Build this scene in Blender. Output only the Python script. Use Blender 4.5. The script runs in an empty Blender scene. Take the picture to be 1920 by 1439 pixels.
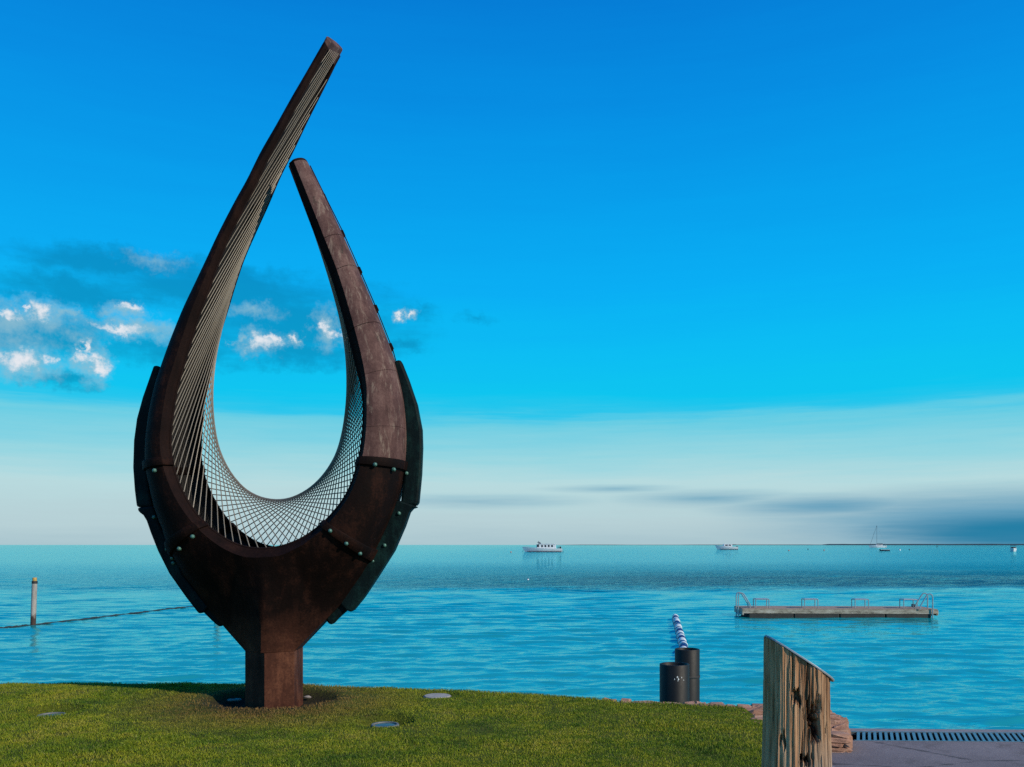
import bpy, bmesh, math, random
import numpy as np
from mathutils import Vector, Matrix

random.seed(7)
rng = np.random.default_rng(7)
R = math.radians
scene = bpy.context.scene
C = scene.collection

# ------------------------------------------------------------------ camera
CAM_Z = 1.6
F = 1663.0            # focal length in photo pixels (photo 1920 wide)
CX, CY = 960.0, 1022.0
cam = bpy.data.cameras.new('camera')
cam.sensor_fit = 'HORIZONTAL'
cam.sensor_width = 36.0
cam.lens = F / 1920.0 * 36.0
cam.shift_y = (CY - 719.5) / 1920.0
cam.clip_start = 0.1
cam.clip_end = 60000
camo = bpy.data.objects.new('camera', cam)
C.objects.link(camo)
camo.location = (0, 0, CAM_Z)
camo.rotation_euler = (R(90), 0, 0)
scene.camera = camo

# ------------------------------------------------------------------ view
vs = scene.view_settings
vs.view_transform = 'Standard'
vs.look = 'None'
vs.exposure = 0.0
vs.gamma = 1.0
vs.use_curve_mapping = False
scene.cycles.use_denoising = False
scene.cycles.max_bounces = 6
scene.cycles.diffuse_bounces = 2
scene.cycles.glossy_bounces = 3
scene.cycles.transmission_bounces = 2

# ------------------------------------------------------------------ sun
SUN_EL = R(29)
SUN_AZ = R(123)        # clockwise from +Y (the view direction): from the right, a little behind the camera
sd = Vector((math.sin(SUN_AZ) * math.cos(SUN_EL), math.cos(SUN_AZ) * math.cos(SUN_EL), math.sin(SUN_EL)))
sun = bpy.data.lights.new('sun', 'SUN')
sun.energy = 4.2
sun.angle = R(0.5)
sun.color = (1.0, 0.86, 0.68)
suno = bpy.data.objects.new('sun', sun)
C.objects.link(suno)
suno.rotation_euler = sd.to_track_quat('Z', 'Y').to_euler()
suno.location = (30, -5, 20)


def lin(r, g, b):
    def f(c):
        c /= 255.0
        return c / 12.92 if c <= 0.04045 else ((c + 0.055) / 1.055) ** 2.4
    return (f(r), f(g), f(b), 1.0)


# ------------------------------------------------------------------ world: sky and clouds (direction space)
world = bpy.data.worlds.new('World')
scene.world = world
world.use_nodes = True
W = world.node_tree
W.nodes.clear()


def wn(t, **k):
    n = W.nodes.new(t)
    for a, v in k.items():
        setattr(n, a, v)
    return n


def wl(a, b):
    W.links.new(a, b)


def wmath(op, a, b=None, c=None, clamp=False):
    n = wn('ShaderNodeMath', operation=op, use_clamp=clamp)
    for i, v in enumerate((a, b, c)):
        if v is None:
            continue
        if isinstance(v, (int, float)):
            n.inputs[i].default_value = v
        else:
            wl(v, n.inputs[i])
    return n.outputs[0]


def wmix(fac, a, b):
    n = wn('ShaderNodeMix', data_type='RGBA')
    for i, v in ((0, fac), (6, a), (7, b)):
        if isinstance(v, (int, float)):
            n.inputs[i].default_value = v
        elif isinstance(v, tuple):
            n.inputs[i].default_value = v
        else:
            wl(v, n.inputs[i])
    return n.outputs[2]


tc = wn('ShaderNodeTexCoord')
sep = wn('ShaderNodeSeparateXYZ')
wl(tc.outputs['Generated'], sep.inputs[0])
el = wmath('ARCSINE', sep.outputs[2])
az = wmath('ARCTAN2', sep.outputs[0], sep.outputs[1])

nish = wn('ShaderNodeTexSky', sky_type='NISHITA')
nish.sun_disc = False
nish.sun_elevation = SUN_EL
nish.sun_rotation = SUN_AZ
nish.air_density = 1.0
nish.dust_density = 0.6
nish.ozone_density = 3.0
nscale = wn('ShaderNodeVectorMath', operation='SCALE')
wl(nish.outputs[0], nscale.inputs[0])
nscale.inputs['Scale'].default_value = 0.10

# soft undulation of the layer boundaries
comb = wn('ShaderNodeCombineXYZ')
wl(az, comb.inputs[0])
wl(el, comb.inputs[1])
lay = wn('ShaderNodeTexNoise')
lay.inputs['Scale'].default_value = 1.0
lay.inputs['Detail'].default_value = 4.0
lmap = wn('ShaderNodeVectorMath', operation='MULTIPLY')
lmap.inputs[1].default_value = (3.0, 34.0, 1.0)
wl(comb.outputs[0], lmap.inputs[0])
wl(lmap.outputs[0], lay.inputs['Vector'])
lay2 = wn('ShaderNodeTexNoise')
lay2.inputs['Scale'].default_value = 1.0
lay2.inputs['Detail'].default_value = 5.0
lay2.inputs['Roughness'].default_value = 0.65
lmap2 = wn('ShaderNodeVectorMath', operation='MULTIPLY')
lmap2.inputs[1].default_value = (9.0, 170.0, 1.0)
wl(comb.outputs[0], lmap2.inputs[0])
wl(lmap2.outputs[0], lay2.inputs['Vector'])
und = wmath('ADD', wmath('MULTIPLY', wmath('SUBTRACT', lay.outputs[0], 0.5), 0.040), wmath('MULTIPLY', wmath('SUBTRACT', lay2.outputs[0], 0.5), 0.022))
el2 = wmath('ADD', el, und)
ramp = wn('ShaderNodeValToRGB')
wl(wmath('DIVIDE', el2, R(90), clamp=True), ramp.inputs[0])
stops = [(0.0, (170, 198, 207)), (1.5, (182, 208, 214)), (3.8, (184, 219, 223)), (5.6, (150, 214, 225)), (7.7, (104, 206, 228)),
         (8.5, (36, 198, 236)), (9.4, (0, 198, 240)), (12.0, (0, 190, 244)), (16.0, (0, 175, 245)), (20.5, (0, 161, 238)),
         (26.0, (0, 143, 228)), (32.0, (0, 124, 214)), (50.0, (0, 92, 184)), (90.0, (0, 70, 158))]
cr = ramp.color_ramp
while len(cr.elements) < len(stops):
    cr.elements.new(0.5)
for e, (a, c) in zip(cr.elements, stops):
    e.position = a / 90.0
for e, (a, c) in zip(cr.elements, stops):
    e.color = lin(*c)
base = wmix(0.02, ramp.outputs[0], nscale.outputs[0])

# domain warp for the clouds
n1 = wn('ShaderNodeTexNoise')
n1.inputs['Scale'].default_value = 42.0
n1.inputs['Detail'].default_value = 8.0
n1.inputs['Roughness'].default_value = 0.68
wl(comb.outputs[0], n1.inputs['Vector'])
wsub = wn('ShaderNodeVectorMath', operation='SUBTRACT')
wl(n1.outputs['Color'], wsub.inputs[0])
wsub.inputs[1].default_value = (0.5, 0.5, 0.5)
wsc = wn('ShaderNodeVectorMath', operation='MULTIPLY')
wl(wsub.outputs[0], wsc.inputs[0])
wsc.inputs[1].default_value = (0.062, 0.038, 0.0)
warp = wn('ShaderNodeVectorMath', operation='ADD')
wl(comb.outputs[0], warp.inputs[0])
wl(wsc.outputs[0], warp.inputs[1])
n2 = wn('ShaderNodeTexNoise')
n2.inputs['Scale'].default_value = 1.0
n2.inputs['Detail'].default_value = 7.0
n2.inputs['Roughness'].default_value = 0.62
n2m = wn('ShaderNodeVectorMath', operation='MULTIPLY')
n2m.inputs[1].default_value = (12.0, 46.0, 1.0)
wl(comb.outputs[0], n2m.inputs[0])
wl(n2m.outputs[0], n2.inputs['Vector'])
n3 = wn('ShaderNodeTexNoise')
n3.inputs['Scale'].default_value = 80.0
n3.inputs['Detail'].default_value = 6.0
n3.inputs['Roughness'].default_value = 0.7
wl(comb.outputs[0], n3.inputs['Vector'])


def dir_of(px, py):
    x, z = (px - CX) / F, (CY - py) / F
    return math.atan2(x, 1.0), math.atan2(z, math.hypot(x, 1.0))


def blobs(lst, vec, grow=1.0):
    out = None
    for (px, py, rx, ry, s) in lst:
        rx, ry = rx * grow, ry * grow
        a, e = dir_of(px, py)
        ca = math.cos(a)
        sub = wn('ShaderNodeVectorMath', operation='SUBTRACT')
        wl(vec, sub.inputs[0])
        sub.inputs[1].default_value = (a, e, 0)
        mul = wn('ShaderNodeVectorMath', operation='MULTIPLY')
        wl(sub.outputs[0], mul.inputs[0])
        mul.inputs[1].default_value = (F / rx / ca / ca, F / ry / ca, 0)
        ln = wn('ShaderNodeVectorMath', operation='LENGTH')
        wl(mul.outputs[0], ln.inputs[0])
        v = wmath('MULTIPLY_ADD', ln.outputs['Value'], -s, s)
        out = v if out is None else wmath('MAXIMUM', out, v)
    return wmath('MAXIMUM', out, 0.0)


def edge(field, noise, amt, lo, hi):
    v = wmath('MULTIPLY_ADD', wmath('SUBTRACT', noise, 0.5), amt, field)
    m = wn('ShaderNodeMapRange', interpolation_type='SMOOTHSTEP')
    wl(v, m.inputs[0])
    m.inputs[1].default_value = lo
    m.inputs[2].default_value = hi
    g_ = wn('ShaderNodeMapRange', interpolation_type='SMOOTHSTEP')
    wl(field, g_.inputs[0])
    g_.inputs[1].default_value = 0.0
    g_.inputs[2].default_value = 0.22
    return wmath('MULTIPLY', m.outputs[0], g_.outputs[0])


strat = blobs([(250, 500, 320, 42, 1), (120, 545, 260, 45, .9), (430, 545, 420, 60, 1), (560, 612, 320, 90, .9),
               (60, 625, 230, 70, 1), (330, 655, 230, 50, .9), (120, 715, 110, 26, .9), (785, 590, 80, 26, .5),
               (888, 595, 60, 20, .6), (760, 645, 60, 22, .6), (540, 660, 250, 45, .9), (-200, 570, 320, 110, 1),
               (-700, 560, 420, 100, .9)], warp.outputs[0])
sf = edge(strat, n2.outputs[0], 1.2, 0.0, 0.80)
sky1 = wmix(wmath('MULTIPLY', sf, 0.58), base, lin(8, 120, 164))
body = blobs([(80, 592, 80, 34, 1), (15, 602, 70, 40, 1), (235, 582, 52, 20, 1), (250, 618, 110, 20, 1), (50, 680, 90, 40, 1),
              (172, 682, 50, 40, 1), (487, 641, 48, 28, 1), (551, 640, 20, 15, 1), (446, 636, 15, 14, 1), (612, 620, 30, 40, 1),
              (757, 591, 22, 10, 1), (470, 580, 60, 18, .75), (132, 590, 28, 14, .9), (150, 652, 16, 20, 1),
              (-120, 640, 120, 50, 1), (-260, 600, 110, 40, 1), (290, 490, 70, 20, .55), (20, 640, 120, 26, .6), (130, 625, 90, 20, .5)], warp.outputs[0], 1.35)
bf = edge(body, n3.outputs[0], 1.1, 0.05, 1.0)
sky2 = wmix(wmath('MULTIPLY', bf, 0.85), sky1, lin(140, 188, 208))
white = blobs([(76, 586, 36, 22, 1), (40, 674, 46, 22, 1), (100, 676, 20, 14, .9), (242, 575, 36, 12, 1), (222, 619, 66, 11, 1),
               (149, 655, 12, 16, 1), (166, 671, 28, 16, 1), (187, 688, 28, 18, 1), (490, 641, 38, 20, 1), (508, 632, 16, 12, 1),
               (551, 638, 11, 10, 1), (621, 625, 22, 12, 1), (606, 610, 18, 14, 1), (757, 590, 15, 6, .9), (10, 585, 26, 14, 1),
               (38, 572, 12, 8, 1), (-120, 625, 80, 26, 1), (-270, 592, 70, 22, 1)], warp.outputs[0], 1.15)
wf = edge(white, n3.outputs[0], 1.3, 0.16, 1.05)
sky3 = wmix(wmath('MULTIPLY', wf, 0.95), sky2, lin(232, 234, 240))
low = blobs([(1920, 975, 760, 92, 1), (1150, 917, 190, 12, .55), (900, 940, 330, 22, .5), (1330, 935, 260, 26, .6),
             (2500, 960, 700, 70, 1), (1560, 950, 330, 36, .8)], comb.outputs[0])
lf = edge(low, lay2.outputs[0], 0.32, 0.0, 0.90)
sky4 = wmix(wmath('MULTIPLY', lf, 0.78), base, lin(56, 142, 180))
low2 = blobs([(1960, 1000, 480, 52, 1), (2500, 995, 700, 60, 1)], comb.outputs[0])
lf2 = edge(low2, lay2.outputs[0], 0.25, 0.02, 0.75)
sky5 = wmix(wmath('MULTIPLY', lf2, 0.85), sky4, lin(0, 120, 160))


def bg_of(col):
    n = wn('ShaderNodeBackground')
    n.inputs[1].default_value = 1.0
    wl(col, n.inputs[0])
    return n.outputs[0]


def pick(mask, a, b):
    n = wn('ShaderNodeMixShader')
    wl(mask, n.inputs[0])
    wl(a, n.inputs[1])
    wl(b, n.inputs[2])
    return n.outputs[0]


# cumulus and stratus live between 8.5 and 23 degrees, the low bank under 7.5 degrees; elsewhere the sky is clear
in_mid = wmath('MULTIPLY', wmath('GREATER_THAN', el, R(8.0)), wmath('LESS_THAN', el, R(23)))
in_low = wmath('LESS_THAN', el, R(7.5))
out_bg = pick(in_low, pick(in_mid, bg_of(base), bg_of(sky3)), bg_of(sky5))
wo = wn('ShaderNodeOutputWorld')
wl(out_bg, wo.inputs[0])

# ------------------------------------------------------------------ helpers
WATER_Z = -1.2


def at(px, py, d):
    return Vector(((px - CX) / F * d, d, CAM_Z + (CY - py) / F * d))


def on_plane(px, py, z):
    d = (CAM_Z - z) * F / (py - CY)
    return Vector(((px - CX) / F * d, d, z))


def tag(o, label=None, cat=None, group=None, kind=None):
    if label:
        o['label'] = label
    if cat:
        o['category'] = cat
    if group:
        o['group'] = group
    if kind:
        o['kind'] = kind
    return o


def empty(name, loc, label=None, cat=None, group=None, rz=0.0):
    o = bpy.data.objects.new(name, None)
    o.empty_display_size = 0.2
    C.objects.link(o)
    o.location = loc
    o.rotation_euler = (0, 0, rz)
    return tag(o, label, cat, group)


def attach(o, parent, local=False):
    if parent is None:
        return o
    o.parent = parent
    if not local and parent.type == 'EMPTY':
        m = Matrix.Translation(parent.location) @ Matrix.Rotation(parent.rotation_euler[2], 4, 'Z')
        o.matrix_parent_inverse = m.inverted()
    return o


def mesh_obj(name, verts, faces, mat, parent=None, smooth=False, local=False):
    me = bpy.data.meshes.new(name)
    me.from_pydata([tuple(v) for v in verts], [], [tuple(f) for f in faces])
    me.update()
    if smooth:
        me.polygons.foreach_set('use_smooth', [True] * len(me.polygons))
    for m in (mat if isinstance(mat, (list, tuple)) else [mat]):
        me.materials.append(m)
    o = bpy.data.objects.new(name, me)
    C.objects.link(o)
    return attach(o, parent, local)


class MB:
    """collects shapes of ONE object"""

    def __init__(self):
        self.v, self.f = [], []

    def add(self, v, f):
        b = len(self.v)
        self.v += [Vector(x) for x in v]
        self.f += [tuple(i + b for i in g) for g in f]
        return self

    def box(self, x0, x1, y0, y1, z0, z1):
        v = [(x, y, z) for z in (z0, z1) for y in (y0, y1) for x in (x0, x1)]
        return self.add(v, [(0, 2, 3, 1), (4, 5, 7, 6), (0, 1, 5, 4), (1, 3, 7, 5), (3, 2, 6, 7), (2, 0, 4, 6)])

    def tube(self, pts, r, n=8, caps=True):
        pts = [Vector(p) for p in pts]
        rs = r if isinstance(r, (list, tuple)) else [r] * len(pts)
        v, f = [], []
        up = None
        for i, p in enumerate(pts):
            t = (pts[min(i + 1, len(pts) - 1)] - pts[max(i - 1, 0)]).normalized()
            if up is None:
                up = Vector((0, 0, 1)) if abs(t.z) < 0.9 else Vector((1, 0, 0))
            a = t.cross(up).normalized()
            b = a.cross(t).normalized()
            up = b
            for k in range(n):
                an = 2 * math.pi * k / n
                v.append(p + (a * math.cos(an) + b * math.sin(an)) * rs[i])
        for i in range(len(pts) - 1):
            for k in range(n):
                k2 = (k + 1) % n
                f.append((i * n + k, i * n + k2, (i + 1) * n + k2, (i + 1) * n + k))
        if caps:
            f.append(tuple(range(n - 1, -1, -1)))
            m = (len(pts) - 1) * n
            f.append(tuple(range(m, m + n)))
        return self.add(v, f)

    def lathe(self, prof, n=24, c=(0, 0, 0), close=True):
        v, f = [], []
        for (r, z) in prof:
            for k in range(n):
                a = 2 * math.pi * k / n
                v.append((c[0] + r * math.cos(a), c[1] + r * math.sin(a), c[2] + z))
        for i in range(len(prof) - 1):
            for k in range(n):
                k2 = (k + 1) % n
                f.append((i * n + k, i * n + k2, (i + 1) * n + k2, (i + 1) * n + k))
        if close:
            f.append(tuple(range(n - 1, -1, -1)))
            m = (len(prof) - 1) * n
            f.append(tuple(range(m, m + n)))
        return self.add(v, f)

    def prism(self, poly, off):
        """closed polygon of 3D points extruded along off"""
        n = len(poly)
        off = Vector(off)
        v = [Vector(p) for p in poly] + [Vector(p) + off for p in poly]
        f = [tuple(range(n)), tuple(range(2 * n - 1, n - 1, -1))]
        for i in range(n):
            j = (i + 1) % n
            f.append((j, i, n + i, n + j))
        return self.add(v, f)

    def build(self, name, mat, parent=None, smooth=False, local=False, bevel=0.0, normals=True):
        o = mesh_obj(name, self.v, self.f, mat, parent, smooth, local)
        if normals:
            bm = bmesh.new()
            bm.from_mesh(o.data)
            bmesh.ops.recalc_face_normals(bm, faces=bm.faces)
            bm.to_mesh(o.data)
            bm.free()
        if bevel:
            m = o.modifiers.new('bevel', 'BEVEL')
            m.width = bevel
            m.segments = 2
            m.limit_method = 'ANGLE'
            m.angle_limit = R(35)
        if smooth:
            shade_by_angle(o)
        return o


def shade_by_angle(o, ang=40):
    bm = bmesh.new()
    bm.from_mesh(o.data)
    for e in bm.edges:
        if len(e.link_faces) == 2 and e.calc_face_angle(0) > R(ang):
            e.smooth = False
    bm.to_mesh(o.data)
    bm.free()


# ------------------------------------------------------------------ materials
class Mat:
    def __init__(self, name):
        self.m = bpy.data.materials.new(name)
        self.m.use_nodes = True
        self.t = self.m.node_tree
        self.p = self.t.nodes['Principled BSDF']
        self.out = self.t.nodes['Material Output']

    def n(self, t, **k):
        x = self.t.nodes.new(t)
        for a, v in k.items():
            setattr(x, a, v)
        return x

    def l(self, a, b):
        self.t.links.new(a, b)

    def coord(self, kind='Object', scale=(1, 1, 1)):
        if kind == 'World':
            g = self.n('ShaderNodeNewGeometry')
            src = g.outputs['Position']
        else:
            g = self.n('ShaderNodeTexCoord')
            src = g.outputs[kind]
        mp = self.n('ShaderNodeVectorMath', operation='MULTIPLY')
        self.l(src, mp.inputs[0])
        mp.inputs[1].default_value = scale
        return mp.outputs[0]

    def noise(self, vec, scale, detail=5, rough=0.6, dist=0.0):
        x = self.n('ShaderNodeTexNoise')
        self.l(vec, x.inputs['Vector'])
        x.inputs['Scale'].default_value = scale
        x.inputs['Detail'].default_value = detail
        x.inputs['Roughness'].default_value = rough
        x.inputs['Distortion'].default_value = dist
        return x.outputs[0]

    def ramp(self, fac, stops, interp='LINEAR'):
        x = self.n('ShaderNodeValToRGB')
        self.l(fac, x.inputs[0])
        c = x.color_ramp
        c.interpolation = interp
        while len(c.elements) < len(stops):
            c.elements.new(0.5)
        for e, (p, col) in zip(c.elements, stops):
            e.position = p
        for e, (p, col) in zip(c.elements, stops):
            e.color = col if len(col) == 4 else (*col, 1)
        return x.outputs[0]

    def math(self, op, a, b=None, c=None, clamp=False):
        x = self.n('ShaderNodeMath', operation=op, use_clamp=clamp)
        for i, v in enumerate((a, b, c)):
            if v is None:
                continue
            if isinstance(v, (int, float)):
                x.inputs[i].default_value = v
            else:
                self.l(v, x.inputs[i])
        return x.outputs[0]

    def mix(self, fac, a, b, blend='MIX'):
        x = self.n('ShaderNodeMix', data_type='RGBA', blend_type=blend)
        for i, v in ((0, fac), (6, a), (7, b)):
            if isinstance(v, (int, float)):
                x.inputs[i].default_value = v
            elif isinstance(v, tuple):
                x.inputs[i].default_value = v if len(v) == 4 else (*v, 1)
            else:
                self.l(v, x.inputs[i])
        return x.outputs[2]

    def color(self, c):
        if isinstance(c, tuple):
            self.p.inputs['Base Color'].default_value = c if len(c) == 4 else (*c, 1)
        else:
            self.l(c, self.p.inputs['Base Color'])

    def set(self, **k):
        for a, v in k.items():
            s = self.p.inputs[a.replace('_', ' ')]
            if isinstance(v, (int, float)):
                s.default_value = v
            else:
                self.l(v, s)

    def bump(self, h, strength=0.3, dist=0.02):
        b = self.n('ShaderNodeBump')
        b.inputs['Strength'].default_value = strength
        b.inputs['Distance'].default_value = dist
        self.l(h, b.inputs['Height'])
        self.l(b.outputs[0], self.p.inputs['Normal'])
        return b


def simple(name, col, rough=0.6, metal=0.0, var=0.25, scale=6.0, bump=0.0):
    M = Mat(name)
    v = M.coord('Object')
    n = M.noise(v, scale, 6, 0.65)
    a = tuple(max(0, c * (1 - var)) for c in col)
    b = tuple(min(1, c * (1 + var)) for c in col)
    M.color(M.ramp(n, [(0.3, a), (0.7, b)]))
    M.set(Roughness=rough, Metallic=metal)
    if bump:
        M.bump(n, bump, 0.01)
    return M.m


def rust_mat(name, dark, mid, light, scuff=0.0, rough=0.72, foot=False):
    M = Mat(name)
    v = M.coord('World')
    vs_ = M.coord('World', (1, 1, 0.18))
    n = M.noise(v, 3.2, 8, 0.66)
    n2 = M.noise(v, 46, 5, 0.7)
    st = M.noise(vs_, 9, 6, 0.6)
    f = M.math('ADD', M.math('MULTIPLY', n, 0.42), M.math('ADD', M.math('MULTIPLY', n2, 0.24), M.math('MULTIPLY', st, 0.34)))
    c = M.ramp(f, [(0.38, dark), (0.5, mid), (0.61, light)])
    if foot:
        sp_ = M.n('ShaderNodeSeparateXYZ')
        g0 = M.n('ShaderNodeNewGeometry')
        M.l(g0.outputs['Position'], sp_.inputs[0])
        zz_ = M.math('MULTIPLY_ADD', M.math('SUBTRACT', st, 0.5), 1.1, sp_.outputs[2])
        c2_ = M.ramp(f, [(0.38, (0.022, 0.008, 0.005)), (0.5, (0.055, 0.020, 0.012)), (0.61, (0.125, 0.050, 0.027))])
        c = M.mix(M.ramp(zz_, [(0.45, (1, 1, 1)), (0.95, (0, 0, 0))]), c, c2_)
    if scuff:
        s = M.noise(vs_, 16, 8, 0.75, 0.6)
        c = M.mix(M.math('MULTIPLY', M.ramp(s, [(0.54, (0, 0, 0)), (0.64, (1, 1, 1))]), scuff), c, (0.20, 0.155, 0.125))
        s2 = M.noise(M.coord('World', (1, 1, 0.5)), 5, 8, 0.75, 1.2)
        c = M.mix(M.math('MULTIPLY', M.ramp(s2, [(0.61, (0, 0, 0)), (0.65, (1, 1, 1))]), scuff * 0.8), c, (0.035, 0.032, 0.026))
    M.color(c)
    M.set(Roughness=M.math('MULTIPLY_ADD', n2, 0.25, rough - 0.12))
    M.p.inputs['Specular IOR Level'].default_value = 0.10
    M.bump(M.math('ADD', n2, st), 0.35, 0.010)
    return M.m


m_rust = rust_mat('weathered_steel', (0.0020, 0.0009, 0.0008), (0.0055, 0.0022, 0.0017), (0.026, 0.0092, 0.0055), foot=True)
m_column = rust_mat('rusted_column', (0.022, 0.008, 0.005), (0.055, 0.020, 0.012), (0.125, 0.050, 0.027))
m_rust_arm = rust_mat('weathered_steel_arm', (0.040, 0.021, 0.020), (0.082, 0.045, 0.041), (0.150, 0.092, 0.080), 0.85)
m_lip = rust_mat('weathered_steel_lip', (0.004, 0.002, 0.0017), (0.009, 0.004, 0.0034), (0.018, 0.008, 0.006))
m_inside = simple('dark_inner_steel', (0.010, 0.009, 0.009), 0.85)  # inner faces of the shell, near black all over
m_patina = rust_mat('copper_patina', (0.001, 0.004, 0.005), (0.002, 0.008, 0.009), (0.006, 0.026, 0.024), rough=0.6)
m_bolt = simple('verdigris_bolt', (0.065, 0.17, 0.14), 0.45, 0.2, 0.4, 30)
m_string = simple('galvanised_wire', (0.19, 0.170, 0.135), 0.5, 0.1, 0.12, 8)

# water
M = Mat('sea_water')
p1 = M.coord('World', (0.30, 1.0, 1.0))
p2 = M.coord('World', (0.55, 1.0, 1.0))
b1 = M.noise(p1, 2.6, 3, 0.62)
b2 = M.noise(p2, 9.0, 2, 0.6)
p3 = M.coord('World', (0.16, 0.5, 1.0))
b3 = M.noise(p3, 0.9, 3, 0.6)
patch = M.noise(M.coord('World', (0.008, 0.028, 1.0)), 1.0, 4, 0.6)
g = M.n('ShaderNodeNewGeometry')
sp = M.n('ShaderNodeSeparateXYZ')
M.l(g.outputs['Position'], sp.inputs[0])
# calm lagoon inside the net, ruffled by wind beyond it
ruff = M.n('ShaderNodeMapRange', interpolation_type='SMOOTHSTEP')
M.l(M.math('ADD', sp.outputs[1], M.math('MULTIPLY', M.math('SUBTRACT', patch, 0.5), 40.0)), ruff.inputs[0])
ruff.inputs[1].default_value = 46
ruff.inputs[2].default_value = 58
far = M.n('ShaderNodeMapRange', interpolation_type='SMOOTHSTEP')
M.l(sp.outputs[1], far.inputs[0])
far.inputs[1].default_value = 75
far.inputs[2].default_value = 160
far.inputs[3].default_value = 1.0
far.inputs[4].default_value = 0.22
sidew = M.n('ShaderNodeMapRange', interpolation_type='SMOOTHSTEP')
M.l(sp.outputs[0], sidew.inputs[0])
sidew.inputs[1].default_value = -40
sidew.inputs[2].default_value = 15
sidew.inputs[3].default_value = 0.35
sidew.inputs[4].default_value = 1.0
ruffv = M.math('MULTIPLY', M.math('MULTIPLY', ruff.outputs[0], far.outputs[0]), sidew.outputs[0])
hh = M.math('ADD', M.math('MULTIPLY', b1, 0.55), M.math('MULTIPLY', b2, 0.16))
amp = M.math('MULTIPLY_ADD', ruffv, 3.2, 0.45)
hh = M.math('ADD', M.math('MULTIPLY', hh, amp), M.math('MULTIPLY', M.math('MULTIPLY', b3, ruffv), 4.0))
M.bump(hh, 0.75, 0.16)
bn = [q for q in M.t.nodes if q.type == 'BUMP'][0].outputs[0]
dif = M.n('ShaderNodeBsdfDiffuse')
ruff_dark_y = M.math('ADD', sp.outputs[1], M.math('ADD', M.math('MULTIPLY', M.math('SUBTRACT', patch, 0.5), 34.0), M.math('MULTIPLY', M.math('SUBTRACT', b3, 0.5), 22.0)))
# darker reflection of the ruffled band put into the water colour, stronger on the right
ruff_dark = M.ramp(M.math('MULTIPLY', ruff_dark_y, 0.01), [(0.46, (0, 0, 0)), (0.53, (1, 1, 1)), (0.72, (1, 1, 1)), (1.0, (0.12, 0.12, 0.12))])
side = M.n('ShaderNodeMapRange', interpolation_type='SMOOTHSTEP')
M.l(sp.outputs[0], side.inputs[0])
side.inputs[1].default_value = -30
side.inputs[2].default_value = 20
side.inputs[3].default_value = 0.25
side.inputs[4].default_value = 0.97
wcol = M.mix(M.math('MULTIPLY', ruff_dark, side.outputs[0]), M.ramp(patch, [(0.30, (0.0, 0.20, 0.245)), (0.70, (0.012, 0.30, 0.325))]), (0.0, 0.018, 0.045))
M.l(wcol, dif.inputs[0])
glo = M.n('ShaderNodeBsdfGlossy')
glo.inputs['Color'].default_value = (0.42, 0.96, 1.0, 1)
glo.inputs['Roughness'].default_value = 0.035
M.l(bn, glo.inputs['Normal'])
fr = M.n('ShaderNodeFresnel')
fr.inputs[0].default_value = 1.45
M.l(bn, fr.inputs['Normal'])
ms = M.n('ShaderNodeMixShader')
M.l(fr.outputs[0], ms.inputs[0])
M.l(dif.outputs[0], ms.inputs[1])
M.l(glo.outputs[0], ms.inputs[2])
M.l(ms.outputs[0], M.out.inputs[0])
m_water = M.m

# turf
M = Mat('turf_soil')
v = M.coord('World')
n = M.noise(v, 2.2, 7, 0.65)
n2 = M.noise(v, 40, 5, 0.7)
cg = M.ramp(n, [(0.30, (0.060, 0.085, 0.010)), (0.55, (0.095, 0.115, 0.012)), (0.75, (0.12, 0.115, 0.024))])
geo = M.n('ShaderNodeNewGeometry')
dv = M.n('ShaderNodeVectorMath', operation='DISTANCE')
M.l(geo.outputs['Position'], dv.inputs[0])
dv.inputs[1].default_value = (-2.47, 9.1, 0.0)
near = M.ramp(M.math('ADD', M.math('MULTIPLY', dv.outputs['Value'], 0.5), M.math('MULTIPLY', M.math('SUBTRACT', n2, 0.5), 0.3)),
              [(0.30, (1, 1, 1)), (0.42, (0, 0, 0))])
c = M.mix(near, cg, (0.022, 0.016, 0.011))
M.color(M.mix(M.math('MULTIPLY', n2, 0.5), c, (0.05, 0.05, 0.015)))
M.set(Roughness=0.95)
M.p.inputs['Specular IOR Level'].default_value = 0.1
M.bump(n2, 0.8, 0.02)
m_turf = M.m

M = Mat('grass_blade')
v = M.coord('World')
n = M.noise(v, 1.1, 6, 0.65)
nb = M.noise(v, 7.0, 5, 0.65)
geo = M.n('ShaderNodeNewGeometry')
rnd = geo.outputs['Random Per Island']
c = M.ramp(M.math('ADD', M.math('MULTIPLY', n, 0.55), M.math('MULTIPLY', nb, 0.45)),
           [(0.38, (0.060, 0.130, 0.010)), (0.46, (0.185, 0.260, 0.013)), (0.55, (0.34, 0.355, 0.020)), (0.66, (0.48, 0.40, 0.070))])
c = M.mix(M.ramp(rnd, [(0.0, (0.55, 0.55, 0.55)), (0.9, (0, 0, 0))]), c, (0.06, 0.11, 0.010))
c = M.mix(M.ramp(rnd, [(0.90, (0, 0, 0)), (0.93, (0.65, 0.65, 0.65))], 'CONSTANT'), c, (0.27, 0.24, 0.10))
dv = M.n('ShaderNodeVectorMath', operation='DISTANCE')
M.l(geo.outputs['Position'], dv.inputs[0])
dv.inputs[1].default_value = (-2.45, 9.0, 0.0)
dry = M.ramp(M.math('ADD', M.math('MULTIPLY', dv.outputs['Value'], 0.45), M.math('MULTIPLY', M.math('SUBTRACT', nb, 0.5), 0.6)),
             [(0.26, (0.95, 0.95, 0.95)), (0.72, (0, 0, 0))])
c = M.mix(dry, c, (0.21, 0.120, 0.042))
M.color(c)
M.set(Roughness=0.65)
M.p.inputs['Specular IOR Level'].default_value = 0.25
tr = M.n('ShaderNodeBsdfTranslucent')
M.l(c, tr.inputs[0])
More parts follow.
